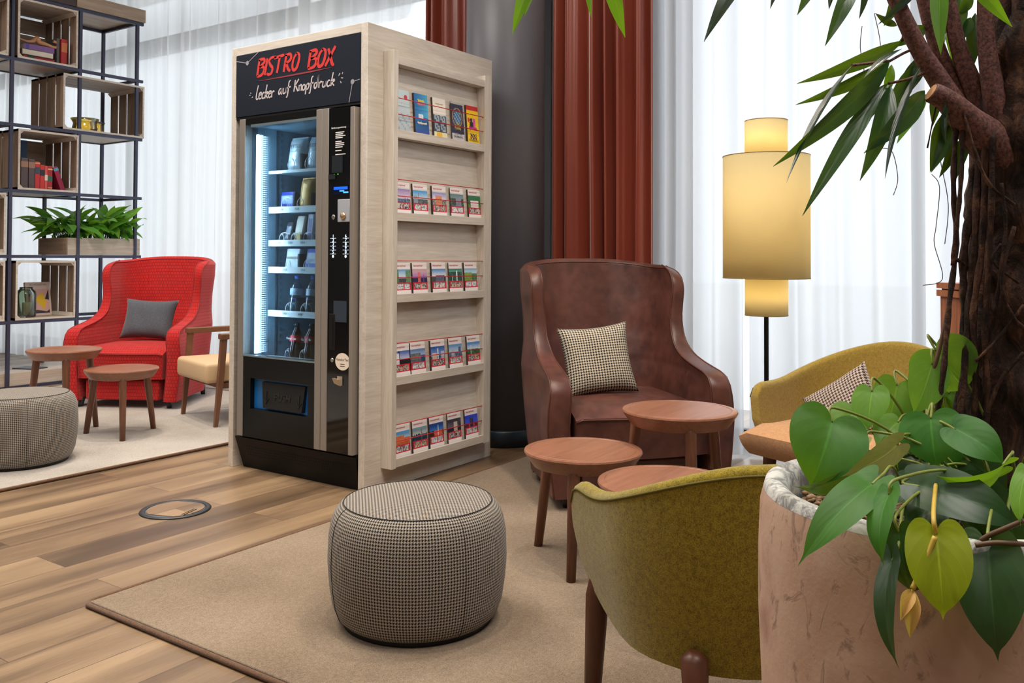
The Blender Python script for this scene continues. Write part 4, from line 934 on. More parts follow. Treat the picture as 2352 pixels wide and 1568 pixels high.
# ---- wooden easy chair behind the cabinet
wc = thing('easy_chair', 'wooden framed easy chair with beige seat, half hidden by the cabinet', 'armchair', (.683, 2.23, 0), math.atan2(.277, -.96) + PI/2)
WALC = plain('walnut_frame', (112,74,52), .45, nz=.25, nscale=14)
for sx in (-1, 1):
    mb = MB(); mb.tube([(sx*.31,.0,0),(sx*.315,.03,.34),(sx*.315,.05,.615)], [.017,.026,.027], 4, sq=True, sm=False); obj('front_leg', mb, WALC, wc)
    mb = MB(); mb.tube([(sx*.31,.74,0),(sx*.315,.66,.40),(sx*.315,.64,.60)], [.017,.026,.024], 4, sq=True, sm=False); obj('rear_leg', mb, WALC, wc)
    mb = MB(); mb.box(sx*.315-.03, sx*.315+.03, .02, .70, .592, .63, bev=.006); obj('armrest', mb, WALC, wc)
mb = MB(); mb.box(-.285, .285, -.06, .60, .30, .435, bev=.028, seg=4); obj('seat_cushion', mb, plain('beige_leatherette', (208,178,140), .55, bstr=.05, nscale=90), wc, ang=50)
mb = MB(); mb.hexa([(-.28,.50,.436),(.28,.50,.436),(.28,.60,.436),(-.28,.60,.436),(-.28,.66,.82),(.28,.66,.82),(.28,.74,.82),(-.28,.74,.82)]); obj('backrest', mb, plain('beige_leatherette', (208,178,140), .55), wc)
mb = MB(); mb.box(-.29, .29, .04, .62, .262, .299); obj('seat_rail', mb, WALC, wc)
# ---- floor lamp
lp = CW((1760-1176)/FX*4.72, 4.72); lt = thing('floor_lamp', 'tall floor lamp with stepped cylindrical yellow shade in front of the sheer curtain', 'lamp', (lp.x, lp.y, 0))
def shade_mat():
    t = NT('lamp_shade'); n = t.noise(t.co(scale=(200,200,30)), 1, 2)
    c = t.mix(t.math('MULTIPLY', n, .25), L((246,234,194)), L((238,220,170)))
    d = t.n('ShaderNodeBsdfDiffuse'); t.l(c, d.inputs[0]); l_ = t.n('ShaderNodeBsdfTranslucent'); t.l(c, l_.inputs[0])
    m = t.n('ShaderNodeMixShader'); m.inputs[0].default_value = .55; t.l(d.outputs[0], m.inputs[1]); t.l(l_.outputs[0], m.inputs[2]); t.l(m.outputs[0], t.out.inputs[0]); return t.m
SHD = shade_mat()
def cyl_shade(name, r, z0, z1):
    mb = MB(); mb.lathe([(r,z0),(r,z1)], 56, cap0=False, cap1=False); o = obj(name, mb, SHD, lt, fixn=False)
    m = o.modifiers.new('cloth', 'SOLIDIFY'); m.thickness = .002
    mb = MB()
    for z in (z0, z1): mb.tube([(r*cos(2*PI*i/56), r*sin(2*PI*i/56), z) for i in range(57)], .002, 5, cap=False)
    obj('shade_trim', mb, plain('trim_ochre', (150,124,70), .6), o)
cyl_shade('outer_shade', .226, 1.040, 1.692); cyl_shade('upper_shade', .112, 1.6925, 1.882); cyl_shade('lower_shade', .112, .842, 1.0395)
mb = MB(); mb.tube([(0,0,.02),(0,0,1.80)], .0125, 14); obj('pole', mb, plain('black_pole', (24,26,28), .4, .3), lt)
mb = MB(); mb.lathe([(.15,0),(.15,.012),(.145,.016),(.02,.022)], 48); obj('base', mb, plain('black_pole', (24,26,28), .4, .3), lt)
for zb_ in (.92, 1.20, 1.46, 1.74):
    mb = MB(); mb.lathe([(.0128,0),(.030,.03),(.032,.050),(.0128,.075)], 18, (0,0,zb_)); obj('bulb', mb, emit('bulb_warm', (255,238,206), 20), lt)
mb = MB()
for a in range(3): mb.tube([(0,0,1.34),(.112*cos(a*2.094), .112*sin(a*2.094),1.34),(.225*cos(a*2.094), .225*sin(a*2.094),1.34)], .002, 5)
obj('shade_spider', mb, plain('black_pole', (24,26,28), .4, .3), lt)
# ---- fluted wooden post beyond the tree
pw = CW((2240-1176)/FX*2.75, 2.75); mb = MB(); mb.box(-.08,.08,-.06,.06,0,1.03); mb.box(-.088,.088,-.07,.07,1.0301,1.05); mb.box(-.088,.088,-.07,.07,1.055,1.073); mb.box(-.078,.078,-.055,.055,1.05,1.055)
for k in range(8): mb.box(-.078+.02*k, -.068+.02*k, -.068, -.0601, 0, 1.0)
o = obj('wooden_post', mb, wood('post_wood', (176,116,84), (126,76,52), 'Z', 40), loc=(pw.x, pw.y, 0), rot=(0,0,aR)); tag(o, 'fluted brown wooden post standing behind the tree trunk', 'post')
# ================================================================== BOOKCASE (runs along X, open front towards -Y)
YF, YB = 4.80, 5.385
XP = [0.055, 0.648, 1.247, 1.812]; ZL = [0.570, 1.135, 1.697, 2.264, 2.830, 3.385]
bk = thing('bookcase', 'tall open bookcase of slate metal bars holding wooden crates beside the sheer curtain', 'bookcase', (0,0,0))
r = .0135
for x in XP:
    for y in (YF, YB):
        mb = MB(); mb.box(x-r, x+r, y-r, y+r, 0.0 if y == YF else .136, 3.40); obj('post', mb, DARKM, bk)
for k, z in enumerate(ZL):
    for y in (YF, YB):
        mb = MB(); mb.box(-.5, 1.872 if y == YF else 1.826, y-r*.95, y+r*.95, z-r, z+r); obj('rail', mb, DARKM, bk)
    mb = MB()
    for x in XP: mb.box(x-r*.95, x+r*.95, YF+r, YB-r, z-r, z+r)
    obj('cross_rail', mb, DARKM, bk)
PALE = wood('pale_board', (212,198,182), (176,160,144), 'X', 50, .5)
for x0, x1, z in ((.662,1.233,2.830),(.662,1.233,1.697),(.662,1.233,.57),(-.5,.634,2.83),(-.5,.634,1.135),(-.5,.634,.57),(1.261,1.80,2.264),(1.261,1.80,1.135)):
    mb = MB(); mb.box(x0, x1, YF+.0135, YB-.0135, z-.004, z+.0125); obj('shelf_board', mb, PALE, bk)
mb = MB(); mb.box(1.20, 1.880, YF-.03, YB+.03, 3.402, 3.525, bev=.002); obj('top_board', mb, wood('top_board_oak', (186,164,142), (146,124,104), 'X', 50), bk)
mb = MB(); mb.box(-.5, 1.195, YF-.02, YB+.02, 3.402, 3.50); obj('top_board', mb, plain('dark_top', (72,60,56), .6), bk)
mb = MB(); mb.box(-.5, 1.80, YF+.03, YB+.0, .016, .134, bev=.002); obj('plinth', mb, wood('plinth_oak', (214,200,184), (180,160,142), 'X', 50), bk)
mb = MB(); mb.box(-.5, 1.82, YF+.0, YF+.026, .0, .026); obj('rail', mb, DARKM, bk)
CR = wood('crate_wood', (166,142,122), (122,100,84), 'Z', 40, .6); CRI = wood('crate_rim', (222,212,200), (192,178,164), 'X', 40, .6); CRX = wood('crate_wood_flat', (186,170,154), (146,128,112), 'X', 40, .6)
def crate(label, x0, x1, z0, z1, back=None, d=.56):
    t = thing('wooden_crate', label, 'crate', (x0, YF-.012, z0), 0, 'slatted wooden crates in the bookcase'); W, Hh = x1-x0, z1-z0; th = .016
    for xs in (0, W-.009):
        mb = MB(); n = 4; gp = .024; sw = (d - gp*(n-1))/n
        for k in range(n): mb.box(xs, xs+.009, k*(sw+gp), k*(sw+gp)+sw, .0, Hh)
        mb.box(xs, xs+.009, .002, d-.002, 0.0, .02); mb.box(xs, xs+.009, .002, d-.002, Hh-.02, Hh)
        obj('side_panel', mb, CR, t)
    for nm, zz in (('bottom_panel', .001), ('top_panel', Hh-th-.001)):
        mb = MB()
        for k in range(4): mb.box(th+.0005, W-th-.0005, .002+k*(sw+gp*.5), .002+k*(sw+gp*.5)+sw, zz, zz+th)
        obj(nm, mb, CRX, t)
    for sx in (0, 1):
        for sy in (0, 1):
            x = th+.0005 if sx == 0 else W-th-.0005; q = .03 if sx == 0 else -.03; zc = th+.0015 if sy == 0 else Hh-th-.0015; w = .03 if sy == 0 else -.03
            mb = MB(); A = [(x,.003,zc),(x+q,.003,zc),(x,.003,zc+w)]; B2 = [(a,d-.003,c) for a,_,c in A]; v1 = [mb.v(p) for p in A]; v2 = [mb.v(p) for p in B2]
            mb.face(v1); mb.face(v2[::-1])
            for i in range(3): mb.face([v1[i], v1[(i+1)%3], v2[(i+1)%3], v2[i]])
            obj('corner_post', mb, CRI, t)
    mb = MB(); e = .014   # pale sawn front rim
    mb.box(0, W, -.003, -.0005, 0, e+.003); mb.box(0, W, -.003, -.0005, Hh-e-.003, Hh); mb.box(0, e+.003, -.003, -.0005, e+.0035, Hh-e-.0035); mb.box(W-e-.003, W, -.003, -.0005, e+.0035, Hh-e-.0035); obj('front_rim', mb, CRI, t)
    if back:
        mb = MB()
        if back == 'slats':
            for zz0, zz1 in ((.10,.20),(.21,.34),(.35,.49)): mb.box(.001, W-.001, d-.012, d-.001, zz0, min(zz1, Hh-.03))
            obj('back_panel', mb, CRX, t)
        else: mb.box(.017, W*.5, d-.012, d-.002, .05, Hh-.03); mb.box(W*.5+.001, W-.017, d-.012, d-.002, .05, Hh-.03); obj('back_panel', mb, CRX, t)
    return t
crate('wooden crate with a stack of books at the top of the bookcase', .687, 1.218, 2.845, 3.368, 'slats')
crate('long wooden crate holding an amber glass bowl, second from the top', 1.09, 1.886, 2.28, 2.782)
crate('wooden crate holding the row of red and brown books', .705, 1.238, 1.712, 2.236, 'full')
crate('wooden crate holding a glass lantern and an art book, lowest in the bookcase', .70, 1.226, .586, 1.098)
crate('wooden crate at the very top left, cut off by the frame edge', .08, .612, 2.845, 3.368, 'slats')
crate('wooden crate at the left frame edge, level with the plant trough', .08, .612, 1.15, 1.675, 'slats')
crate('wooden crate at the left frame edge with a glass tumbler, beside the lantern crate', .08, .612, .586, 1.10, 'slats')
def book(label, x, y, z, w, h, d, c, band=None, rot=(0,0,0), flat=False, group='books in the bookcase crates', page=(226,216,200)):
    """upright: spine towards -Y, width w along X, height h, depth d"""
    mb = MB(); mb.box(-w/2, w/2, 0, d, 0, h, 0, .002); mb.box(-w/2+.003, w/2-.003, .006, d+.0012, .003, h+.0012, 1)
    if band:
        for z0, z1, _ in band: mb.box(-w/2-.0004, w/2+.0004, -.0012, .004, h*z0, h*z1, 2 + band.index((z0,z1,_)))
    o = obj('book', mb, [plain('cover_%d_%d_%d' % c, c, .5), plain('pages', page, .8)] + [plain('cover_%d_%d_%d' % q[2], q[2], .5) for q in (band or [])], loc=(x,y,z), rot=rot)
    return tag(o, label, 'book', group)
zb = 1.712 + .0185; y_ = YF + .06
book('thick dark brown book with a tan spine band, leftmost in its crate', .797, y_, zb, .060, .262, .2, (92,76,76), [(.70,.90,(168,126,104))])
book('thick dark brown book with a tan spine band, second from the left', .859, y_, zb, .052, .258, .2, (92,76,76), [(.70,.90,(168,126,104))])
book('tall red book with a grey spine label, beside the brown books', .909, y_, zb, .042, .240, .19, (206,50,56), [(.55,.80,(70,74,86)),(.92,.97,(230,170,110))])
book('red book with a black spine label, fourth from the left', .952, y_, zb, .038, .215, .19, (214,56,50), [(.56,.80,(30,34,46))])
book('narrow coral book with a white spine label', .986, y_, zb, .024, .21, .19, (226,88,84), [(.38,.62,(236,220,206))])
book('red book with gold bands and a green spine label', 1.021, y_, zb, .040, .21, .19, (176,36,46), [(.36,.58,(40,104,72)),(.06,.10,(230,180,110)),(.84,.90,(236,190,130))])
book('crimson book leaning to the left against the red books', 1.140, y_, zb + .001, .042, .218, .19, (160,26,66), [(.84,.96,(90,160,190))], rot=(0, rad(-20), 0))
mb = MB(); mb.box(.765, .945, YF+.32, YF+.34, 0, .45); o = obj('ring_binder', mb, plain('binder_blue', (28,62,98), .5), loc=(0,0,zb)); tag(o, 'large dark blue folder standing behind the row of books', 'folder')
zt = 2.845 + .0185
by = YF + .06
def flatbook(label, x0, x1, z, th, c, dy=0.0, rz=0.0, pg=(226,214,196), fore=False, band=None):
    w = x1 - x0; mb = MB(); mb.box(-w/2, w/2, 0, .2, 0, th, 0, .0015)
    if fore: mb.box(-w/2+.006, w/2+.001, -.0015, .195, .005, th-.005, 1)
    else: mb.box(-w/2-.0012, w/2-.004, .006, .195, .003, th-.003, 1)
    if band: mb.box(-w/2+w*band[0], -w/2+w*band[1], -.0012, .003, .001, th-.001, 2)
    o = obj('book', mb, [plain('cover_%d_%d_%d' % c, c, .5), plain('pages', pg, .8), plain('cover_%d_%d_%d' % (band[2] if band else c), band[2] if band else c, .5)], loc=((x0+x1)/2, by + dy, z), rot=(0,0,rz)); return tag(o, label, 'book', 'books in the bookcase crates')
flatbook('red book with a green label, lowest of the stack in the top crate', .785, 1.045, zt, .034, (176,44,52), .0, 0, band=(.08,.32,(30,76,60)))
flatbook('cream paged book in the middle of the stack in the top crate', .755, 1.022, zt+.0345, .052, (120,100,84), -.01, rad(-2), fore=True, pg=(222,210,196))
flatbook('purple book on top of the stack in the top crate', .780, 1.038, zt+.087, .050, (134,96,156), .0, rad(-4), band=(.06,.16,(90,80,160)))
book('dark grey book standing upright between the stack and the red book', 1.080, YF+.065, zt, .026, .235, .19, (96,96,96))
book('red book with gold lettering standing at the right of the top crate', 1.128, YF+.05, zt, .050, .235, .18, (186,54,54), [(.5,.86,(214,126,84))])
mb = MB(); P = smooth_path([(-.13,0,.035),(-.06,.0,.018),(.0,.01,.03),(.035,.01,.062),(.05,.0,.028),(.09,-.01,.02),(.15,-.02,.005),(.185,-.02,.004),(.205,-.02,.022),(.195,-.02,.048),(.165,-.02,.056)], 6)
mb.tube(P, [lerp(.007, .022, sstep(0,20,i)) if i < 20 else lerp(.024, .013, sstep(20,40,i)) for i in range(len(P))], 10); o = obj('wooden_carving', mb, plain('carved_pine', (206,150,108), .5, nz=.15, nscale=20), loc=(.88, YF+.11, zt+.148), rot=(0,0,rad(-3)), ang=70); tag(o, 'curved light wooden carving lying on the book stack', 'ornament')
# amber bowls
AMB = glass('amber_glass', (255,240,172), .4); 
def bowl(label, x, y, R):
    mb = MB(); mb.lathe([(R*.80,.0),(R*.90,.0),(R*.94,.03),(R*.86,.066),(R*.86,.08),(R*1.06,.120),(R*1.045,.121),(R*.845,.081),(R*.845,.066),(R*.925,.03),(R*.88,.006),(.001,.006)], 40); o = obj('glass_bowl', mb, AMB, loc=(x, y, 2.28+.0185)); tag(o, label, 'bowl', 'amber glass bowls')
bowl('amber glass bowl at the left in the long crate', 1.385, YF+.15, .118); bowl('amber glass bowl at the right in the long crate', 1.570, YF+.26, .066)
# lantern, candle, art book, tumbler
zl = .586 + .0185
JAR = glass('green_glass', (224,232,222), .3)
mb = MB(); mb.lathe([(.07,0),(.078,.006),(.08,.02),(.08,.20),(.076,.222),(.06,.238),(.052,.245),(.052,.262),(.049,.262),(.049,.244),(.073,.220),(.077,.2),(.077,.012),(.001,.008)], 40); o = obj('glass_lantern', mb, JAR, loc=(.845, YF+.10, zl)); tag(o, 'ribbed greenish glass lantern jar in the lowest crate', 'lantern')
mb = MB(); mb.lathe([(.07,.236),(.071,.25),(.071,.262),(.066,.268),(.001,.268)], 40); 
mb = MB(); mb.lathe([(.040,.0),(.041,.004),(.041,.112),(.038,.115),(.004,.113)], 36); cd = obj('candle', mb, plain('ivory_wax', (226,214,200), .5), loc=(.858, YF+.10, zl+.0125)); tag(cd, 'thick ivory candle inside the glass lantern', 'candle')
mb = MB(); mb.tube([(0,0,.112),(0,0,.124)], .0012, 5); obj('wick', mb, BLACKM, cd)
# art book: title and a plain generic picture of coloured fields
ab = thing('art_book', 'large pale art book leaning behind the glass lantern', 'book', (1.02, YF+.20, zl)); ab.scale = (1.2, 1, 1.06); ab.rotation_euler = (rad(-8), 0, rad(8))
mb = MB(); mb.box(-.10, .10, 0, .022, 0, .285, 0, .0015); obj('cover', mb, plain('cover_sand', (214,196,184), .5), ab)
mb = MB(); mb.box(.1001, .1012, .002, .020, .003, .282); obj('pages', mb, plain('pages', (226,216,200), .8), ab)
text('title', 'LICHTENSTEIN', .0215, plain('title_grey', (130,120,120), .5), ab, frame((0,-.0008,.262), (1,0,0), (0,0,1)), .0003)
mb = MB(); mb.M = frame((0,-.0006,.02), (1,0,0), (0,0,1)); mb.box(-.085, .085, 0, .205, 0, .0006, 0); obj('picture', mb, plain('pic_rose', (214,170,160), .5), ab)
for nm, c, P in (('colour_field',(226,186,40),[(-.03,.12),(.03,.18),(.06,.10),(.04,.03),(.0,.08)]),('colour_field',(40,32,40),[(.05,.12),(.083,.203),(.083,.11)]),('colour_field',(60,50,60),[(-.083,.0),(-.02,.03),(.06,.012),(.083,.03),(.083,.0)]),('colour_field',(110,120,150),[(-.083,.20),(-.04,.20),(-.07,.14),(-.083,.14)])):
    mb = MB(); mb.M = frame((0,-.0013,.02), (1,0,0), (0,0,1)); mb.poly(P, .0006); obj(nm, mb, plain('field_%d' % c[0], c, .5), ab)
mb = MB(); mb.lathe([(.034,0),(.038,.004),(.042,.125),(.039,.125),(.036,.008),(.001,.006)], 30); o = obj('tumbler', mb, glass('tumbler_glass', (214,222,240), .6), loc=(.548, YF+.08, zl)); tag(o, 'clear glass tumbler in the crate at the left frame edge', 'tumbler')
mb = MB(); mb.box(-.08,.08,-.12,.12,0,.008, bev=.002); o = obj('tablet', mb, plain('tablet_dark', (40,44,56), .4), loc=(.96, YF+.24, .1345), rot=(0,0,rad(20))); tag(o, 'flat dark tablet lying on the plinth under the bookcase', 'tablet')
mb = MB(); mb.tube(smooth_path([(1.25,6.3,.02),(1.3,5.9,.012),(1.42,5.7,.010),(1.5,5.62,.012),(1.62,5.6,.014),(1.7,5.75,.04)], 5), .008, 6); o = obj('power_cable', mb, BLACKM); tag(o, 'dark power cable on the floor behind the bookcase', 'cable')
# plant trough and its plant
tr = thing('plant_trough', 'pale wooden trough planted with leafy peace lily in the bookcase', 'planter', (0,0,0))
TRX = wood('trough_wood', (206,192,176), (170,152,136), 'X', 45, .5)
X0, X1, YA, YC, ZA, ZB = 1.155, 1.862, YF-.005, 5.31, 1.150, 1.305
for nm, b in (('front_board',(X0,X1,YA,YA+.018)),('back_board',(X0,X1,YC-.018,YC)),('end_board',(X0,X0+.018,YA+.0185,YC-.0185)),('end_board',(X1-.018,X1,YA+.0185,YC-.0185))):
    mb = MB(); mb.box(*b, ZA, ZB); obj(nm, mb, TRX if 'end' not in nm else wood('trough_end', (176,150,130), (140,114,98), 'Y', 45, .5), tr)
mb = MB(); mb.box(X0+.0185, X1-.0185, YA+.0185, YC-.0185, ZA, ZB-.03); obj('soil', mb, plain('potting_soil', (46,34,28), .95, bstr=.6, nscale=120), tr)
LILY = leafmat('lily_leaf', (96,172,66), (58,124,48), .5); LILY2 = leafmat('lily_leaf_pale', (140,196,84), (100,164,60), .5)
def blade(mb, base, tip, w, up, mi=0, bow=.12, n=10, fold=.18, shape=0.42, heart=0.0, droop=None):
    """a pointed leaf from base to tip; w = full width, up = side its face turns to"""
    base, tip, up = Vector(base), Vector(tip), Vector(up); ax = tip - base; Ln = ax.length; t = ax.normalized()
    s_ = t.cross(up); s_ = s_.normalized() if s_.length > 1e-4 else t.orthogonal().normalized(); nn = s_.cross(t).normalized(); m = 4
    R = []
    for i in range(n + 1):
        v = i / n
        if heart: hwid = math.sqrt(max(0, 1 - ((v - .36)/.36)**2)) if v < .36 else cos(PI/2*((v - .36)/.64)**1.25)**.9
        else:
            hwid = sin(PI * min(1, v / (2*shape))) ** .8 if v < shape else max(0, 1 - ((v - shape)/(1 - shape))**1.6)
        hwid = max(hwid, .02) * w / 2
        c = base + t*(v*Ln) + nn*(bow*Ln*4*v*(1 - v))
        row = []
        for j in range(-m, m + 1):
            a = j / m; back = -heart*Ln*(a*a)*.30*max(0, 1 - v/.36) if heart else 0
            if heart and v < .36: x = a * w/2 * lerp(.62, 1, v/.36)**.6; back = -heart*Ln*(.20*sin(PI*min(1, abs(a)*1.05))) * (1 - v/.36)**.8
            else: x = a * hwid
            row.append((mb.v(c + s_*x + nn*(fold*abs(x)) + t*back), (a, v)))
        R.append(row)
    for i in range(n):
        for j in range(2*m):
            q = [R[i][j], R[i][j+1], R[i+1][j+1], R[i+1][j]]; mb.face([x[0] for x in q], mi, [x[1] for x in q], True)
HEART = smooth_path([(0,0,0),(.12,-.12,0),(.34,-.205,0),(.62,-.19,0),(.86,-.06,0),(.985,.14,0),(1.0,.34,0),(.91,.54,0),(.73,.71,0),(.48,.86,0),(.25,.96,0),(.09,1.02,0),(0,1.12,0)], 3)
def heart(mb, base, tip, w, up, mi=0, bow=.08, fold=.2, cup=.1):
    """a heart shaped leaf: base = where the stalk joins, lobes reach back behind it"""
    base, tip, up = Vector(base), Vector(tip), Vector(up); ax = tip - base; Ln = ax.length; t = ax.normalized()
    s_ = t.cross(up); s_ = s_.normalized() if s_.length > 1e-4 else t.orthogonal().normalized(); nn = s_.cross(t).normalized(); n = len(HEART) - 1; m = 5
    def pos(x, y):
        v = max(0, y); z = bow*Ln*4*v*(1 - v) - .25*Ln*max(0, v - .75)**1.5 + fold*abs(x)*w/2 - cup*w*x*x*.5
        return base + t*(y*Ln) + s_*(x*w/2) + nn*z
    G = []
    for i, e in enumerate(HEART):
        ym = max(0, (i/n - .25)/.75)**1.1*1.07; row = []
        for j in range(-m, m + 1):
            a = abs(j)/m; x = e.x*a; y = ym + (e.y - ym)*a; row.append((mb.v(pos(math.copysign(x, j) if j else 0, y)), (j/m, i/n)))
        G.append(row)
    for i in range(n):
        for j in range(2*m):
            q = [G[i][j], G[i][j+1], G[i+1][j+1], G[i+1][j]]; mb.face([x[0] for x in q], mi, [x[1] for x in q], True)
random.seed(21); mb = MB(); sm = MB()
for k in range(170):
    x = random.uniform(X0+.04, X1-.04); y = random.uniform(YA+.05, YC-.08); a = random.uniform(0, 2*PI); e = random.uniform(-.35, 1.1)
    side = (x - (X0+X1)/2)/.36; a = math.atan2(sin(a) - .55, cos(a) + side*.9)
    b0 = Vector((x, y, ZB-.03)); h = Vector((cos(a)*cos(e), sin(a)*cos(e), sin(e)))
    b1 = b0 + Vector((cos(a)*.07, sin(a)*.07, random.uniform(.05, .20))); Ln = random.uniform(.17, .27); tip = b1 + h*Ln + Vector((cos(a)*.05, sin(a)*.05, -.05 if e < .6 else -.01))
    if tip.z > 1.69: tip.z = 1.69
    if tip.x > 1.90: tip.x = 1.90 - random.random()*.06
    blade(mb, b1, tip, random.uniform(.07, .105), (random.uniform(-.3,.3) - .2, random.uniform(-.3,.3) - .5, 1), 1 if random.random() < .35 else 0, .10)
    sm.tube([b0, (b0 + b1)/2 + Vector((0,0,.02)), b1], .0028, 4)
pl = thing('peace_lily', 'bushy green peace lily growing in the wooden trough', 'plant', (0,0,0))
o = obj('foliage', mb, [LILY, LILY2], pl, fixn=False); o = obj('stems', sm, plain('stem_green', (70,120,50), .5), pl)
# ================================================================== FOREGROUND PLANTS
def concrete():
    t = NT('terracotta_concrete'); v = t.co(); n = t.noise(v, 3.5, 4, .6, .6); sp = t.noise(t.co(scale=(1, 1, .55)), 22, 4, .65, 1.2); f = t.noise(v, 120, 2)
    c = t.ramp(n, [(.35, L((176,140,120))), (.55, L((198,168,148))), (.70, L((168,132,116)))])
    s2 = t.ramp(sp, [(.57, (0,0,0,1)), (.68, (1,1,1,1))]); q = t.n('ShaderNodeSeparateColor'); t.l(s2, q.inputs[0])
    c = t.mix(t.math('MULTIPLY', q.outputs[0], .55), c, L((104,84,74)))
    t.bsdf(c, .75, spec=.3, bump=t.math('SUBTRACT', f, q.outputs[0]), bstr=.25, bdist=.002); return t.m
def rimmat():
    t = NT('cast_rim'); v = t.co(); n = t.noise(v, 30, 4, .7, 1); c = t.ramp(n, [(.40, L((120,120,118))), (.55, L((196,196,192)))])
    t.bsdf(c, .7, bump=n, bstr=.2, bdist=.002); return t.m
PC = CW(.656, 1.35); ZR = .800; RP = .266
pt_ = thing('planter', 'large round concrete planter with pale rim, holding the tree in the right foreground', 'planter', (PC.x, PC.y, 0))
mb = MB(); mb.lathe([(.17,0),(.20,.01),(.225,.12),(.25,.28),(.264,.45),(.270,.60),(.270,.70),(.267,.765),(.262,.785)], 96, cap1=False); obj('body', mb, concrete(), pt_)
mb = MB(); mb.lathe([(.2619,.7852),(.2585,.797),(.251,ZR),(.238,.7985),(.228,.792),(.222,.775),(.220,.70)], 96, cap0=False, cap1=False); obj('rim', mb, rimmat(), pt_)
mb = MB(); mb.lathe([(.001,.70),(.2199,.70),(.2199,.742),(.001,.750)], 64, cap0=False, cap1=False); obj('soil', mb, plain('dark_soil', (40,30,24), .95, bstr=.7, nscale=90), pt_)
random.seed(9)
GR = []
t_ = NT('clay_pebble'); n_ = t_.noise(t_.co(), 45, 2); t_.bsdf(t_.ramp(n_, [(.35, L((72,54,42))), (.5, L((120,92,68))), (.62, L((164,132,100)))]), .8)
mb = MB()
def pebble(c, r):
    b = bmesh.ops.create_icosphere(mb.bm, subdivisions=1, radius=r)['verts']; s = Vector((random.uniform(.8,1.3), random.uniform(.7,1.1), random.uniform(.6,.9))); R = Matrix.Rotation(random.random()*6.3, 3, 'Z')
    for v_ in b: q = v_.co.copy(); v_.co = Vector(c) + R @ Vector((q.x*s.x*random.uniform(.85,1.1), q.y*s.y, q.z*s.z))
for k in range(1300):
    a = random.random()*2*PI; r_ = .214*math.sqrt(random.random()); pebble((PC.x + r_*cos(a), PC.y + r_*sin(a), .752 + random.uniform(-.003,.007)), random.uniform(.0045,.009))
for f_ in mb.bm.faces: f_.smooth = True
tag(obj('clay_pebbles', mb, t_.m), 'brown clay pebbles covering the soil in the concrete planter', 'pebbles', kind='stuff')
# ---- tree
BARK = None
def barkmat():
    t = NT('dark_bark'); v = t.co(scale=(1,1,.45)); n = t.noise(v, 38, 5, .7, 1.0); g = t.noise(t.co(), 150, 3)
    c = t.ramp(n, [(.38, L((30,20,17))), (.53, L((62,41,32))), (.68, L((108,74,54)))]); t.bsdf(c, .8, spec=.3, bump=t.math('ADD', n, t.math('MULTIPLY', g, .3)), bstr=.8, bdist=.006); return t.m
def twigmat():
    t = NT('red_brown_bark'); g = t.noise(t.co(), 190, 3, .7); c = t.ramp(g, [(.38, L((72,42,40))), (.62, L((128,84,74)))]); t.bsdf(c, .7, bump=g, bstr=.5, bdist=.002); return t.m
BARK = barkmat(); TWIG = twigmat()
def pxpath(P, k=5): return smooth_path([at(*p) for p in P], k)
tree = thing('ficus_tree', 'indoor fig tree with thick twisted trunk and long narrow leaves in the concrete planter', 'tree', (0,0,0))
mb = MB(); rnd = random.Random(3)
tr0 = [(2318,1120,1.40),(2322,950,1.40),(2326,800,1.40),(2338,620,1.40),(2348,470,1.40),(2362,320,1.40),(2392,150,1.40),(2420,-40,1.40),(2440,-200,1.40)]
P = pxpath(tr0, 6); mb.tube(P, [.064 + .008*sin(i*.9) + .012*sstep(20, 34, i) for i in range(len(P))], 22)
for k in range(9):     # strands grown against the trunk
    ph = 2.0 + k*.50; P2 = []
    for i, p in enumerate(P):
        a = ph + .35*sin(i*.13 + k) ; rr_ = .064 + .012*sstep(20, 34, i); P2.append(p + (RIGHT*cos(a)*rr_*.9 - FWD*sin(a)*rr_*.9*.6))
    mb.tube(P2, [.014 + .010*rnd.random()*abs(sin(i*.21 + k)) + .006 for i in range(len(P2))], 9)
obj('trunk', mb, BARK, tree)
BR = [([(2352,420,1.40),(2290,340,1.38),(2225,280,1.37),(2175,232,1.36),(2139,212,1.36)], [.044,.034,.024,.0175,.0155]),
 ([(2340,430,1.41),(2262,335,1.40),(2208,268,1.40),(2160,190,1.40),(2110,110,1.40),(2062,10,1.40),(2020,-90,1.40)], [.03,.026,.021,.0165,.0140,.0122,.0115]),
 ([(2300,350,1.43),(2232,255,1.43),(2188,190,1.43),(2150,100,1.43),(2122,0,1.43),(2105,-90,1.43)], [.02,.016,.0135,.012,.0112,.010]),
 ([(2320,360,1.41),(2255,240,1.41),(2205,120,1.41),(2180,0,1.41),(2165,-100,1.41)], [.026,.017,.013,.0105,.0095]),
 ([(2340,380,1.38),(2292,250,1.38),(2268,120,1.38),(2262,0,1.38),(2262,-100,1.38)], [.026,.018,.0135,.011,.010])]
for pts, rs in BR:
    P = pxpath(pts, 6); m = len(rs) - 1
    mb = MB(); mb.tube(P, [interp([(j*6, r_) for j, r_ in enumerate(rs)], i) for i in range(len(P))], 14); obj('branch', mb, TWIG, tree)
c0 = at(2139,212,1.36); mb = MB(); ax = (at(2139,212,1.36) - at(2175,232,1.36)).normalized(); mb.tube([c0 + ax*.0002, c0 + ax*.0012], [.0135,.0132], 16); obj('sawn_end', mb, plain('sawn_wood', (206,150,104), .7, nz=.2), tree)
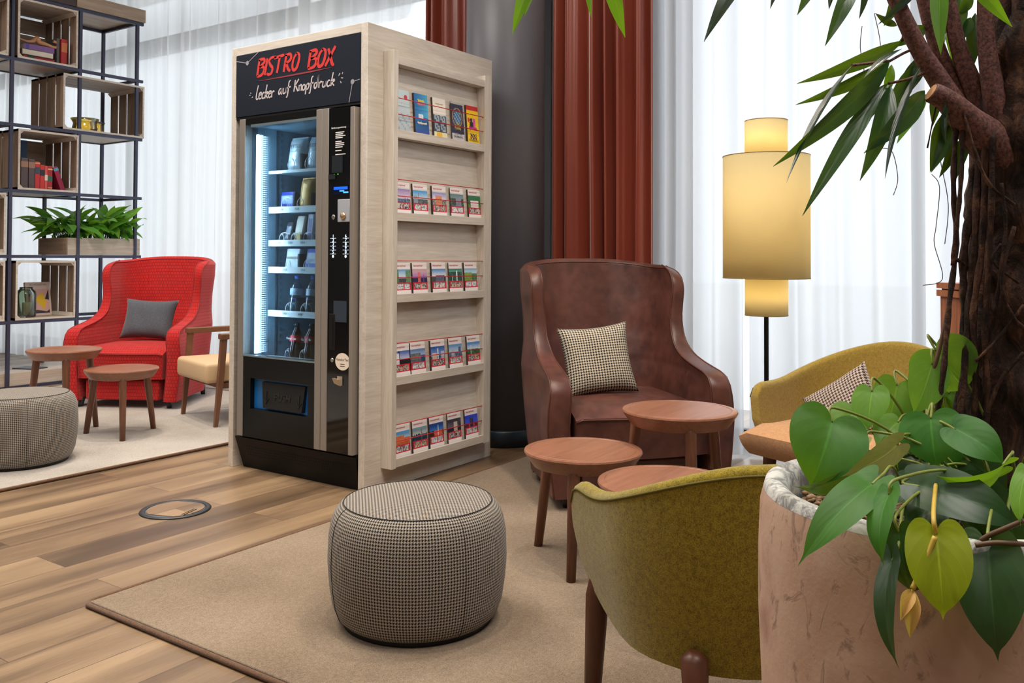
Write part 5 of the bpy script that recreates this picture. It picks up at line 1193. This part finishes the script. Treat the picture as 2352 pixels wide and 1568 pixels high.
ROOTS = [([(2196,285,1.37),(2190,420,1.36),(2196,560,1.36),(2180,700,1.35),(2166,860,1.34),(2150,960,1.34)], .0042), ([(2212,300,1.36),(2206,430,1.35),(2197,520,1.35),(2188,610,1.35)], .0034),
 ([(2188,595,1.35),(2205,600,1.36),(2230,625,1.38)], .003), ([(2236,380,1.38),(2228,480,1.37),(2212,600,1.37),(2216,720,1.37),(2205,880,1.37),(2190,1000,1.36)], .006),
 ([(2250,300,1.37),(2240,520,1.36),(2226,700,1.36),(2214,860,1.35),(2200,990,1.34)], .0055), ([(2262,330,1.36),(2256,560,1.35),(2236,720,1.35),(2240,900,1.35),(2230,1050,1.35)], .005),
 ([(2280,300,1.35),(2276,520,1.34),(2262,760,1.34),(2268,930,1.34),(2250,1060,1.34)], .0045), ([(2205,230,1.35),(2230,320,1.34),(2270,420,1.33),(2330,470,1.33)], .0028),
 ([(2330,520,1.32),(2300,640,1.32),(2322,720,1.32),(2360,760,1.32)], .003), ([(2190,300,1.35),(2160,220,1.36),(2130,340,1.37)], .0012),
 ([(2300,560,1.33),(2280,600,1.33),(2340,650,1.33)], .0022), ([(2352,700,1.32),(2290,780,1.33),(2240,830,1.34)], .0024), ([(2352,810,1.32),(2300,870,1.33),(2262,960,1.34)], .003), ([(2300,420,1.32),(2310,520,1.32),(2300,610,1.32),(2285,720,1.33)], .0026)]
for pts, r_ in ROOTS:
    P = pxpath(pts, 6); mb = MB(); mb.tube(P, [r_*(1 + .18*sin(i*1.7)) for i in range(len(P))], 8); obj('aerial_root', mb, BARK, tree)
mb = MB()
for pts in ([(1980,60,1.45),(1976,110,1.45),(1985,170,1.45),(1978,240,1.45),(1972,310,1.45),(1956,328,1.45)], [(2140,400,1.45),(2158,430,1.44),(2150,520,1.44),(2146,560,1.44),(2165,640,1.44),(2120,655,1.44)], [(2026,340,1.46),(2050,350,1.46),(2062,410,1.46),(2052,448,1.46)], [(2008,30,1.46),(2022,100,1.46),(2018,160,1.46)], [(2146,300,1.43),(2160,370,1.43),(2178,470,1.43),(2170,560,1.43)]):
    mb.tube(pxpath(pts, 6), .0007, 5)
obj('root_threads', mb, plain('root_grey', (110,100,100), .8), tree)
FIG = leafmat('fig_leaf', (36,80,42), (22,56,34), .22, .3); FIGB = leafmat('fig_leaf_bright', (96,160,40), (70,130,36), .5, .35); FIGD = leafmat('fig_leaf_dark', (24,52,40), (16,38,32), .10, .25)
def spray(items, name='leaf_spray'):
    rnd = random.Random(len(items))
    for it in items:
        mb = MB()
        x0, y0, x1, y1, w, d0, d1, mi = it[:8]; tw = it[8] if len(it) > 8 else rnd.uniform(-.5, .5)
        a, b = at(x0, y0, d0), at(x1, y1, d1); t = (b - a).normalized(); view = (EYE - (a + b)/2).normalized(); sd = t.cross(view).normalized()
        up = (view*cos(tw) + sd*sin(tw)); ww = w/FX*(d0 + d1)/2 / max(.35, cos(tw))
        blade(mb, a, b, ww, up, 0, rnd.uniform(.03, .09), 14, .22, .40); obj('leaf', mb, (FIG, FIGB, FIGD)[mi], tree, fixn=False)
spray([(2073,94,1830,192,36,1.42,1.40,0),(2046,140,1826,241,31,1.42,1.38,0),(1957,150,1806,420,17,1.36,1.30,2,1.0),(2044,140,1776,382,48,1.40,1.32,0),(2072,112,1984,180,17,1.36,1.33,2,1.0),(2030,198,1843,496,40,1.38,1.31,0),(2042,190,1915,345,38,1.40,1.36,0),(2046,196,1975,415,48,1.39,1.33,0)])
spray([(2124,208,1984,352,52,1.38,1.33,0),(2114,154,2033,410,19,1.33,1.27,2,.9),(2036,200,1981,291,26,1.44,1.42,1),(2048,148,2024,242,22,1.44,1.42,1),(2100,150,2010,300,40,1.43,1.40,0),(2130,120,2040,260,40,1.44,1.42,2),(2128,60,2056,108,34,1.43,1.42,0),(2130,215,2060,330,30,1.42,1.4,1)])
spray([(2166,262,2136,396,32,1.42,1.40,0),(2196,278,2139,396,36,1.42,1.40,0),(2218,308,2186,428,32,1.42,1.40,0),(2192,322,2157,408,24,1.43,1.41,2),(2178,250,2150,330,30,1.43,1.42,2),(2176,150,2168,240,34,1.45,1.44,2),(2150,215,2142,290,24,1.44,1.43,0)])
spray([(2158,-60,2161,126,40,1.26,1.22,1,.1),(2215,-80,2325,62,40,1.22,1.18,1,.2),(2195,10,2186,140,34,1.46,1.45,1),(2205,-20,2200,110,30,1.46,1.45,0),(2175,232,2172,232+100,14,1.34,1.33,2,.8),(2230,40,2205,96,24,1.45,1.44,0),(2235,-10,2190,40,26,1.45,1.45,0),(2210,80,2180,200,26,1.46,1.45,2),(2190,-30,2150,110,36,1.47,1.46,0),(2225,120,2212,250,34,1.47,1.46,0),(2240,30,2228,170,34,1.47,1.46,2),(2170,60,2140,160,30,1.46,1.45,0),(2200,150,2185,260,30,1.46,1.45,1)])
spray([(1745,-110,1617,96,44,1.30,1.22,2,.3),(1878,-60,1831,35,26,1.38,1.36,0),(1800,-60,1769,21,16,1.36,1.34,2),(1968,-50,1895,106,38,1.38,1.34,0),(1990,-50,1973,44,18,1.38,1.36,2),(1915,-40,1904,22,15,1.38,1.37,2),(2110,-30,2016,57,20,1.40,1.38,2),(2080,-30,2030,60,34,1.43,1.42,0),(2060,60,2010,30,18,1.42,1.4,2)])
spray([(1238,-90,1177,79,38,1.30,1.28,1,.3),(1252,-90,1205,38,24,1.32,1.30,1,.6),(1352,-60,1359,41,18,1.30,1.28,1,.4),(1395,-90,1436,86,40,1.30,1.28,1,.3)])
mb = MB()
for pts in ([(2020,-90,1.40),(1800,-150,1.36),(1500,-160,1.32),(1240,-92,1.30)], [(1500,-160,1.32),(1430,-130,1.31),(1390,-92,1.30)], [(1430,-130,1.31),(1380,-110,1.31),(1352,-62,1.30)], [(2020,-90,1.40),(1900,-90,1.38),(1745,-112,1.30)], [(2062,10,1.40),(2075,60,1.41),(2073,94,1.42)], [(2110,110,1.40),(2080,120,1.40),(2044,140,1.40)], [(2140,160,1.40),(2090,180,1.39),(2040,192,1.39)], [(2160,190,1.40),(2180,240,1.41),(2205,300,1.42)], [(2040,140,1.40),(1990,146,1.38),(1957,150,1.36)]):
    mb.tube(pxpath(pts, 5), .0024, 6)
obj('twig', mb, TWIG, tree)
# ---- heart-leaved climber round the tree's foot
ph = thing('philodendron', 'heart-leaved green climbing plant spilling over the rim of the concrete planter', 'plant', (0,0,0))
PH = [leafmat('heart_leaf', (58,130,30), (36,98,24), .40, .48), leafmat('heart_leaf_pale', (126,176,70), (96,152,52), .55, .4), leafmat('heart_leaf_dark', (34,74,30), (22,52,26), .2, .38), leafmat('heart_leaf_yellow', (176,190,36), (150,166,30), .5, .4), leafmat('heart_leaf_khaki', (150,144,84), (116,112,64), .2, .3)]
STEM = plain('petiole', (118,130,48), .5); STEMB = plain('petiole_brown', (92,66,44), .6)
HL = [(1911,970,1868,1106,176,1.30,1.26,0,-.15,.16),(1962,948,1925,990,90,1.40,1.38,1,.2,.1),(2003,900,1994,978,82,1.37,1.34,1,.2,.1),(2060,886,2040,974,98,1.42,1.40,1,-.2,.1),(2150,806,2214,892,150,1.38,1.36,1,.2,.08),(2140,838,2104,942,88,1.36,1.33,1,-.3,.08),
 (2138,962,2150,1064,138,1.30,1.27,0,.25,.12),(2062,970,2016,1018,72,1.36,1.33,1,.3,.1),(2196,986,2300,1056,90,1.26,1.22,0,-.6,.15),(2304,1070,2174,1102,46,1.20,1.18,0,-.95,.3),(2112,1116,2330,1200,110,1.20,1.14,2,-.55,.2),(2003,1112,1852,1266,90,1.16,1.10,0,.3,.18),
 (2060,1022,1952,1088,60,1.27,1.24,4,-.3,.2),(1962,1082,1846,1122,44,1.28,1.26,2,-.8,.2),(2042,1136,2022,1276,58,1.12,1.08,0,.7,.2),(2064,1222,2090,1350,84,1.12,1.10,2,.2,.15),(2048,1290,2049,1506,48,1.10,1.05,2,.75,.2),(2150,1226,2166,1402,140,1.06,1.03,3,-.1,.12),
 (2270,1258,2288,1488,150,1.10,1.05,2,.1,.12),(2356,1085,2340,1192,46,1.10,1.08,1,.7,.1),(2250,1160,2180,1230,80,1.24,1.2,2,.2,.1),(2150,925,2188,965,56,1.43,1.42,0,.2,.1),(2096,930,2058,972,52,1.42,1.41,2,.2,.1),(2010,1060,1946,1120,76,1.34,1.31,2,.3,.1),
 (2110,1040,2080,1110,64,1.33,1.30,2,.2,.1),(2190,1060,2226,1130,70,1.33,1.3,2,.2,.1),(2230,1110,2330,1170,70,1.28,1.26,2,-.2,.1),(2130,1080,2120,1150,60,1.30,1.28,0,.3,.1),(2060,1040,2100,1090,50,1.36,1.34,1,.3,.1),(2320,1200,2360,1330,110,1.16,1.14,2,.3,.1),(2210,1190,2290,1260,70,1.2,1.18,2,.4,.1),(2180,905,2176,950,40,1.44,1.43,0,.1,.1),(2150,1150,2090,1215,90,1.22,1.19,2,.3,.1),(2230,1060,2310,1120,90,1.3,1.28,2,-.2,.1),(2110,1100,2060,1150,80,1.28,1.25,2,.3,.1),(2260,1180,2330,1260,90,1.2,1.17,2,-.3,.1),(2200,1130,2140,1180,80,1.26,1.23,2,.3,.1),(2160,1010,2196,1080,80,1.34,1.31,0,.2,.1),(1985,1010,1958,1048,34,1.3,1.28,4,.6,.1)]
root0 = [PC + Vector((dx, dy, .752)) for dx, dy in ((.03,-.02),(-.05,.03),(.08,.02),(-.02,-.08),(.06,-.10))]
for k, (x0, y0, x1, y1, w, d0, d1, mi, tw, bow) in enumerate(HL):
    a, b = at(x0, y0, d0), at(x1, y1, d1); t = (b - a).normalized(); view = (EYE - (a + b)/2).normalized(); sd = t.cross(view).normalized(); up = view*cos(tw) + sd*sin(tw)
    mb = MB(); heart(mb, a, b, w/FX*(d0+d1)/2/max(.4, cos(tw)), up, 0, bow*.5); bmesh.ops.remove_doubles(mb.bm, verts=mb.bm.verts, dist=1e-6); lf = obj('leaf', mb, PH[mi], ph, fixn=False)
    r0 = root0[k % 5]; mid = (a + r0)/2 + Vector((0,0,.05)) + view*.01; nb = up.normalized()
    mb = MB(); mb.tube(smooth_path([r0, mid, a - t*.02 - nb*.012 + Vector((0,0,.004)), a - nb*.001], 6), .0021 if k != 17 else .0028, 6); obj('stem', mb, STEM if mi != 3 else plain('petiole_gold', (190,160,60), .5), lf)
mb = MB()
for (x0,y0,d0),(x1,y1,d1),w in (((2094,1352,1.05),(2068,1425,1.03),.016),((2098,1354,1.045),(2090,1464,1.03),.019)): blade(mb, at(x0,y0,d0), at(x1,y1,d1), w, EYE - at(x0,y0,d0), 0, .1, 10, .9)
obj('leaf_bud', mb, leafmat('bud_leaf', (222,150,96), (206,180,96), .4, .45), ph, fixn=False)
mb = MB(); mb.tube(pxpath([(2096,1352,1.045),(2120,1300,1.05),(2148,1232,1.055)], 6), .0032, 8); obj('stem', mb, plain('petiole_gold', (190,160,60), .5), ph)
mb = MB()
for pts in ([(2096,1352,1.05),(2150,1320,1.07),(2200,1200,1.15),(2230,1110,1.28)], [(2352,1195,1.08),(2280,1225,1.10),(2235,1240,1.12),(2190,1180,1.18)], [(2360,1250,1.08),(2290,1246,1.09),(2240,1252,1.1)], [(2106,940,1.37),(2120,890,1.36),(2150,830,1.36),(2180,700,1.37)], [(2200,1000,1.34),(2216,880,1.36),(2210,800,1.37)]):
    mb.tube(pxpath(pts, 6), .0032, 8)
obj('vine_stem', mb, STEMB, ph)
# ================================================================== LIGHT, CAMERA
w = bpy.data.worlds.new('sky'); bpy.context.scene.world = w; w.use_nodes = True
bgn = w.node_tree.nodes['Background']; bgn.inputs[0].default_value = (0.95, 0.97, 1.0, 1); bgn.inputs[1].default_value = 2.4
def area(name, loc, size, power, c, rot=(0,0,0), sy=None):
    l = bpy.data.lights.new(name, 'AREA'); l.energy = power; l.size = size; l.color = c
    if sy: l.shape = 'RECTANGLE'; l.size_y = sy
    o = bpy.data.objects.new(name, l); o.location = loc; o.rotation_euler = rot; col.objects.link(o); return o
def spot(name, loc, power, c, ang=95, r=.045, blend=.6, aim=None):
    l = bpy.data.lights.new(name, 'SPOT'); l.energy = power; l.color = c; l.spot_size = rad(ang); l.spot_blend = blend; l.shadow_soft_size = r
    o = bpy.data.objects.new(name, l); o.location = loc; col.objects.link(o)
    if aim: o.rotation_euler = (Vector(aim) - Vector(loc)).to_track_quat('-Z', 'Y').to_euler()
    return o
WARM = (1.0, .88, .74)
for x in (-4.6, -1.6):
    for y in (-3.6, 0.6, 4.6): area('ceiling_fill', (x, y, 4.25), 1.5, 24 if x < -3 else 74, (1, .95, .89))  # unseen area lights added for ambient fill
p = CW(-.3, 2.7)
for q, pw in ((CW(-.35, 2.4), 150), (CW(.55, 3.3), 170), (CW(-.9, 3.2), 70), (CW(-1.7, 4.2), 60), (CW(-2.5, 5.6), 260), (CW(-2.6, 4.8), 150), (CW(-2.2, 6.6), 150), (CW(.9, 2.2), 110), (CW(-1.6,2.4), 70), (CW(.2,4.6), 60)):
    spot('downlight', (q.x, q.y, 4.2), pw*.72, WARM)
cam = bpy.data.cameras.new('camera'); co_ = bpy.data.objects.new('camera', cam); col.objects.link(co_)
cam.sensor_width = 36; cam.lens = FX/2352*36; cam.shift_y = -(784 - CY)/2352; cam.clip_start = .05
fw = FWD*cos(PITCH) + UPV*sin(PITCH); u0 = -FWD*sin(PITCH) + UPV*cos(PITCH)
rx = RIGHT*cos(ROLL) + u0*sin(ROLL); uy = -RIGHT*sin(ROLL) + u0*cos(ROLL)
co_.matrix_world = Matrix(((rx.x,uy.x,-fw.x,EYE.x),(rx.y,uy.y,-fw.y,EYE.y),(rx.z,uy.z,-fw.z,EYE.z),(0,0,0,1)))
# lettering becomes plain mesh
bpy.context.view_layer.update(); dg = bpy.context.evaluated_depsgraph_get()
for o in [o for o in col.objects if o.type == 'FONT']:
    me = bpy.data.meshes.new_from_object(o.evaluated_get(dg)); nm = o.name; par, M_, cu = o.parent, o.matrix_local.copy(), o.data
    bpy.data.objects.remove(o); bpy.data.curves.remove(cu)
    n_ = bpy.data.objects.new(nm, me); col.objects.link(n_); n_.parent = par; n_.matrix_local = M_
sc = bpy.context.scene; sc.camera = co_
sc.view_settings.view_transform = 'Standard'; sc.view_settings.look = 'None'; sc.view_settings.exposure = 0.28; sc.view_settings.gamma = 1.0; sc.view_settings.use_curve_mapping = False
sc.cycles.use_denoising = True; sc.cycles.denoiser = 'OPENIMAGEDENOISE'; sc.cycles.adaptive_threshold = 0.02; sc.cycles.max_bounces = 8; sc.cycles.transparent_max_bounces = 24
sc.cycles.diffuse_bounces = 3; sc.cycles.glossy_bounces = 3; sc.cycles.transmission_bounces = 6; sc.cycles.sample_clamp_indirect = 6; sc.cycles.caustics_reflective = False; sc.cycles.caustics_refractive = False
